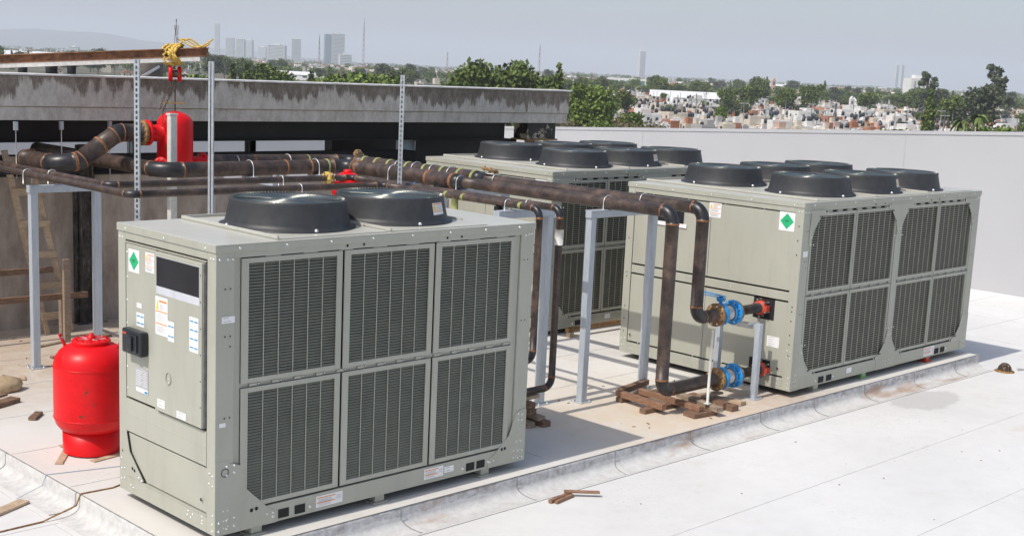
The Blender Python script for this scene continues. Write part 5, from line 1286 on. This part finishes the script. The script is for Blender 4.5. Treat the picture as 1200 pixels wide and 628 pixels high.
# far hills
def ridge(name, d, px0, px1, hmax, seed, mat):
    rnd = random.Random(seed); n = 90; mb = MB(); ph = [rnd.random()*6 for _ in range(6)]
    for i in range(n+1):
        px = px0+(px1-px0)*i/n; u = i/n; e = math.sin(PI*u)**.7
        h = hmax*e*(.62+.16*math.sin(5*u+ph[0])+.10*math.sin(13*u+ph[1])+.05*math.sin(31*u+ph[2])+.03*math.sin(67*u+ph[3]))
        for j, (dd, hh) in enumerate(((-1200,0),(-500,.45),(0,1),(900,.8),(2200,0))):
            p = polar(px, d+dd); mb.v.append((p.x, p.y, GZ-2+max(0,h*hh)))
    for i in range(n):
        for j in range(4): mb.face((i*5+j, (i+1)*5+j, (i+1)*5+j+1, i*5+j+1), True)
    tag(mb.build(name, mat), kind='structure')
hm = plain('hill_green', (.06,.075,.045), .9, 0, .3, .01)
ridge('hills', 13500, -500, 420, 230, 2, hm)

# big near trees rising over the parapet
for (px, row, d, k, lab) in ((556,70,230,6,'big green tree in the clump right of centre, leftmost'),(585,66,240,6,'tallest big green tree of the clump at the centre'),(610,80,260,0,'rounded tree at the right of the centre clump'),(538,78,250,0,'rounded tree at the left of the centre clump'),
      (400,78,240,1,'bright green tree behind the parapet below the tallest tower'),(425,80,260,1,'second bright green tree behind the parapet'),(380,84,250,1,'smaller bright green tree left of the bright pair'),(303,68,300,6,'broad dark tree behind the twin cypresses'),(322,80,300,1,'light green tree right of the cypresses'),(450,84,330,2,'grey green tree left of the central strut'),
      (282,74,280,3,'left cypress of the pair near the hoist beam end'),(297,70,300,3,'right cypress of the pair near the hoist beam end'),(357,74,300,3,'lone cypress below the pale tower'),(265,70,300,3,'cypress right behind the beam end'),
      (642,77,260,3,'cypress at the right side of the central tree clump'),(598,76,280,3,'cypress in the central tree clump'),(212,84,260,1,'bright tree seen left of the hoist'),(120,86,330,4,'palm seen through the gap between beam and parapet'),(135,82,300,2,'grey green tree between beam and parapet at left'),(60,84,300,2,'grey green trees under the left end of the hoist beam'),
      (660,92,300,0,'rounded tree behind the end of the canopy'),(678,100,280,1,'light green tree just right of the canopy end'),(628,90,330,2,'grey green tree behind the canopy end'),
      (1073,104,300,3,'tall cypress near the right side, standing before the houses'),(1126,96,420,2,'tall loose tree on the right skyline, left of two'),(1068,82,560,5,'tall loose tree right of the white block'),(1146,84,520,5,'tall loose tree at the right edge of the town'),(1097,106,420,6,'large dark tree between the tall loose trees'),
      (1110,128,260,4,'drooping palm behind the white wall at right'),(1130,122,270,4,'second drooping palm behind the white wall at right'),(1150,135,240,1,'bright green tree just over the white wall at right'),(1178,138,235,8,'low bright hedge tree over the wall, far right'),(905,100,520,6,'large green tree left of the yellow church'),(935,96,600,0,'rounded dark tree above the dense houses'),
      (866,96,560,6,'large green tree above the white shed'),(840,100,520,0,'rounded tree above the right end of the white shed'),(700,112,330,1,'light tree left of the white shed'),(720,104,400,0,'dark tree left of the white shed'),(1000,104,620,6,'large tree above the white chapel'),(1035,140,240,1,'light tree just over the white wall before the yellow church')):
    p = polar(px, d); hh = hrow(px, row, d); base = {0:8,1:7,2:9,3:10,4:8,5:14,6:10,7:3.2,8:2.6}[k]*.95
    if k in (3,): taken.append((p, 1.5))
    else: taken.append((p, 3))
    place_tree(k, p, hh/base, label=lab)
# dry brush along the near edge
for k in range(46):
    px = rnd.uniform(655, 1000) if k < 38 else rnd.uniform(1000, 1190); p = polar(px, rnd.uniform(195, 260)); place_tree(7 if rnd.random() < .75 else 8, p, rnd.uniform(1.0,1.9)*(1.25 if px < 740 else 1.))
for k in range(16):
    px = rnd.uniform(652, 735); place_tree(rnd.choice((1,7,7,8,1)), polar(px, rnd.uniform(210, 300)), rnd.uniform(.7,1.1)*(1 if k % 2 else 1.5))
nh = 0; nt_ = 0; tries = 0
while nt_ < 225:
    z = rnd.random(); tries += 1
    if z < .62: px = rnd.uniform(645, 1215); v = rnd.uniform(11, 31)
    elif z < .76: px = rnd.uniform(645, 1215); v = rnd.uniform(30, 62)
    else: px = rnd.uniform(-20, 660); v = rnd.uniform(10, 30)
    p = polar(px, VW/v)
    if not free(p, 2.0): continue
    k = rnd.choices([0,1,2,3,4,6,8], [4,5,4,1,.7,3.5,1.5])[0]
    place_tree(k, p, rnd.uniform(1.0,1.75) if v < 31 else rnd.uniform(.5,.95)); nt_ += 1
tries = 0
grid_rz = aim+.35
while nh < 285 and tries < 20000:
    tries += 1
    z = rnd.random()
    if z < .78: px = rnd.uniform(655, 1215); v = rnd.uniform(24, 66)
    elif z < .9: px = rnd.uniform(655, 1215); v = rnd.uniform(14, 26)
    else: px = rnd.uniform(-20, 660); v = rnd.uniform(13, 30)
    d = VW/v; p = polar(px, d)
    # loose street grid
    gx = p.x*math.cos(-grid_rz)-p.y*math.sin(-grid_rz); gy = p.x*math.sin(-grid_rz)+p.y*math.cos(-grid_rz)
    if (gy % 34) < 5 or (gx % 70) < 5: continue
    k = rnd.choices(range(15), [9,8,5,5,1.5,1.5,2,1.2,2.5,1,.8,5,1.2,1,1.5])[0]
    if not free(p, 2.6): continue
    place_house(k, p, grid_rz+rnd.choice((0,PI/2,PI,-PI/2))+rnd.uniform(-.05,.05), rnd.uniform(.48,.78)); nh += 1
for k in range(15):
    if k not in used: place_house(k, polar(700+30*k, 430), 0)
# far town, hundreds of houses that read as one fringe
fm = [HW['white'], HW['cream'], HW['pink'], M['roof_tile'], HW['grey'], HW['terracotta'], HW['ochre'], M['window_dark']]
mb = MB(); fmb = MB()
for k in range(1500):
    px = rnd.uniform(-60, 1260); v = 3.0+ 13*rnd.random()**1.2; d = VW/v; p = polar(px, d); s_ = rnd.uniform(3,7)*(1.0 if rnd.random() < .93 else 2.6); h = rnd.uniform(3,6.5)
    Mx = Matrix.Translation(p) @ Matrix.Rotation(grid_rz+rnd.choice((0,.3,.8)), 4, 'Z')
    mb.box(-s_, s_, -s_*.7, s_*.7, 0, h, rnd.choices(range(7), [9,5,1.5,1,3,1,.7])[0], Mx); mb.box(-s_*.9, s_*.2, -s_*.6, s_*.6, h+.01, h+rnd.choice((.4,.6,2.2)), rnd.choices(range(7), [5,3,1,3,3,1,1])[0], Mx)
    mb.box(-s_-.1, -s_-.02, -s_*.4, s_*.1, h*.4, h*.75, 7, Mx); mb.box(-s_*.4, s_*.1, -s_*.7-.1, -s_*.7-.02, h*.4, h*.75, 7, Mx)
tag(mb.build('far_houses', fm), kind='stuff', label='hundreds of tiny houses fading toward the skyline')
# lesser houses packed between the nearer ones
mb = MB()
n_ = 0
while n_ < 1300:
    px = rnd.uniform(655, 1215); v = rnd.uniform(20, 64); p = polar(px, VW/v)
    gx = p.x*math.cos(-grid_rz)-p.y*math.sin(-grid_rz); gy = p.x*math.sin(-grid_rz)+p.y*math.cos(-grid_rz)
    if (gy % 34) < 5: n_ += .1; continue
    n_ += 1; s_ = rnd.uniform(.7,2.0); h = rnd.uniform(1.2,3.2); Mx = Matrix.Translation(p) @ Matrix.Rotation(grid_rz, 4, 'Z'); a = rnd.choices(range(7), [12,5,1.2,.9,2.5,.8,.7])[0]
    mb.box(-s_, s_, -s_*.8, s_*.8, 0, h, a, Mx); mb.box(-s_*.5, s_*.6, -s_*.5, s_*.6, h+.01, h+rnd.choice((.3,.5,1.6)), rnd.choices(range(7), [6,3,1,3,3,1,1])[0], Mx)
    mb.box(-s_-.06, -s_-.01, -s_*.4, s_*.2, h*.3, h*.75, 7, Mx)
    if rnd.random() < .3: mb.lathe([(0,0),(.5,0),(.5,1.0),(.2,1.3),(0,1.3)], (p.x+.3, p.y, GZ+h+1.7), 7, 7)
    if rnd.random() < .12: mb.cyl((p.x, p.y, GZ+h), (p.x, p.y, GZ+h+rnd.uniform(3,6)), .10, 4, 4)
tag(mb.build('small_houses', fm), kind='stuff', label='densely packed small sheds and annexes between the town houses')
mb = MB(); rr = random.Random(77)
for k in range(1700):
    px = rr.uniform(-60, 1260); v = 1.6+21*rr.random()**1.3; d = VW/v; p = polar(px, d); h = rr.uniform(5,10)*(1+.25*(d > 2500)); q = max(1.0, d/1400)
    for l_ in range(5):
        c = (p.x+rr.uniform(-.35,.35)*h*q, p.y+rr.uniform(-.35,.35)*h*q, p.z+h*rr.uniform(.4,.75)); leaf_mb(mb, [(c[0],c[1],c[2],h*rr.uniform(.22,.36),.85)], 11, .5*q+h*.045, rr)
    mb.tube([(p.x,p.y,GZ),(p.x,p.y,GZ+h*.6)], .25, 3)
tag(mb.build('far_trees', M['leaf_dark']), kind='stuff', label='band of distant trees fading toward the skyline')
# utility poles among houses
pp = None
for k in range(14):
    px = rnd.uniform(700, 1190); p = polar(px, rnd.uniform(300, 560))
    if pp is None:
        pp = thing('utility_pole', 'slim utility pole with crossarm among the distant houses', 'pole', p, aim, 'utility poles in the town')
        MB().cyl((0,0,0), (0,0,9), .14, 6).build('pole', HW['grey'], pp); MB().box(-1.1, 1.1, -.08, .08, 8.2, 8.4).build('crossarm', HW['grey'], pp); ppc = tree_cache(pp)
    else:
        o = copy_tree(pp, None, ppc); o.location = p
# haze over the whole scene
hz = MB().box(-27000, 27000, -27000, 27000, GZ-3, 480).build('haze', [D.materials.new('haze_air')]); hmt = hz.data.materials[0]; hmt.use_nodes = True; hn = hmt.node_tree; hn.nodes.remove(hn.nodes['Principled BSDF'])
pv = hn.nodes.new('ShaderNodeVolumePrincipled'); pv.inputs['Density'].default_value = HAZE; pv.inputs['Color'].default_value = (.86,.915,1,1); pv.inputs['Anisotropy'].default_value = 0
hn.links.new(pv.outputs[0], hn.nodes['Material Output'].inputs['Volume']); tag(hz, kind='stuff', label='pale haze over the town')
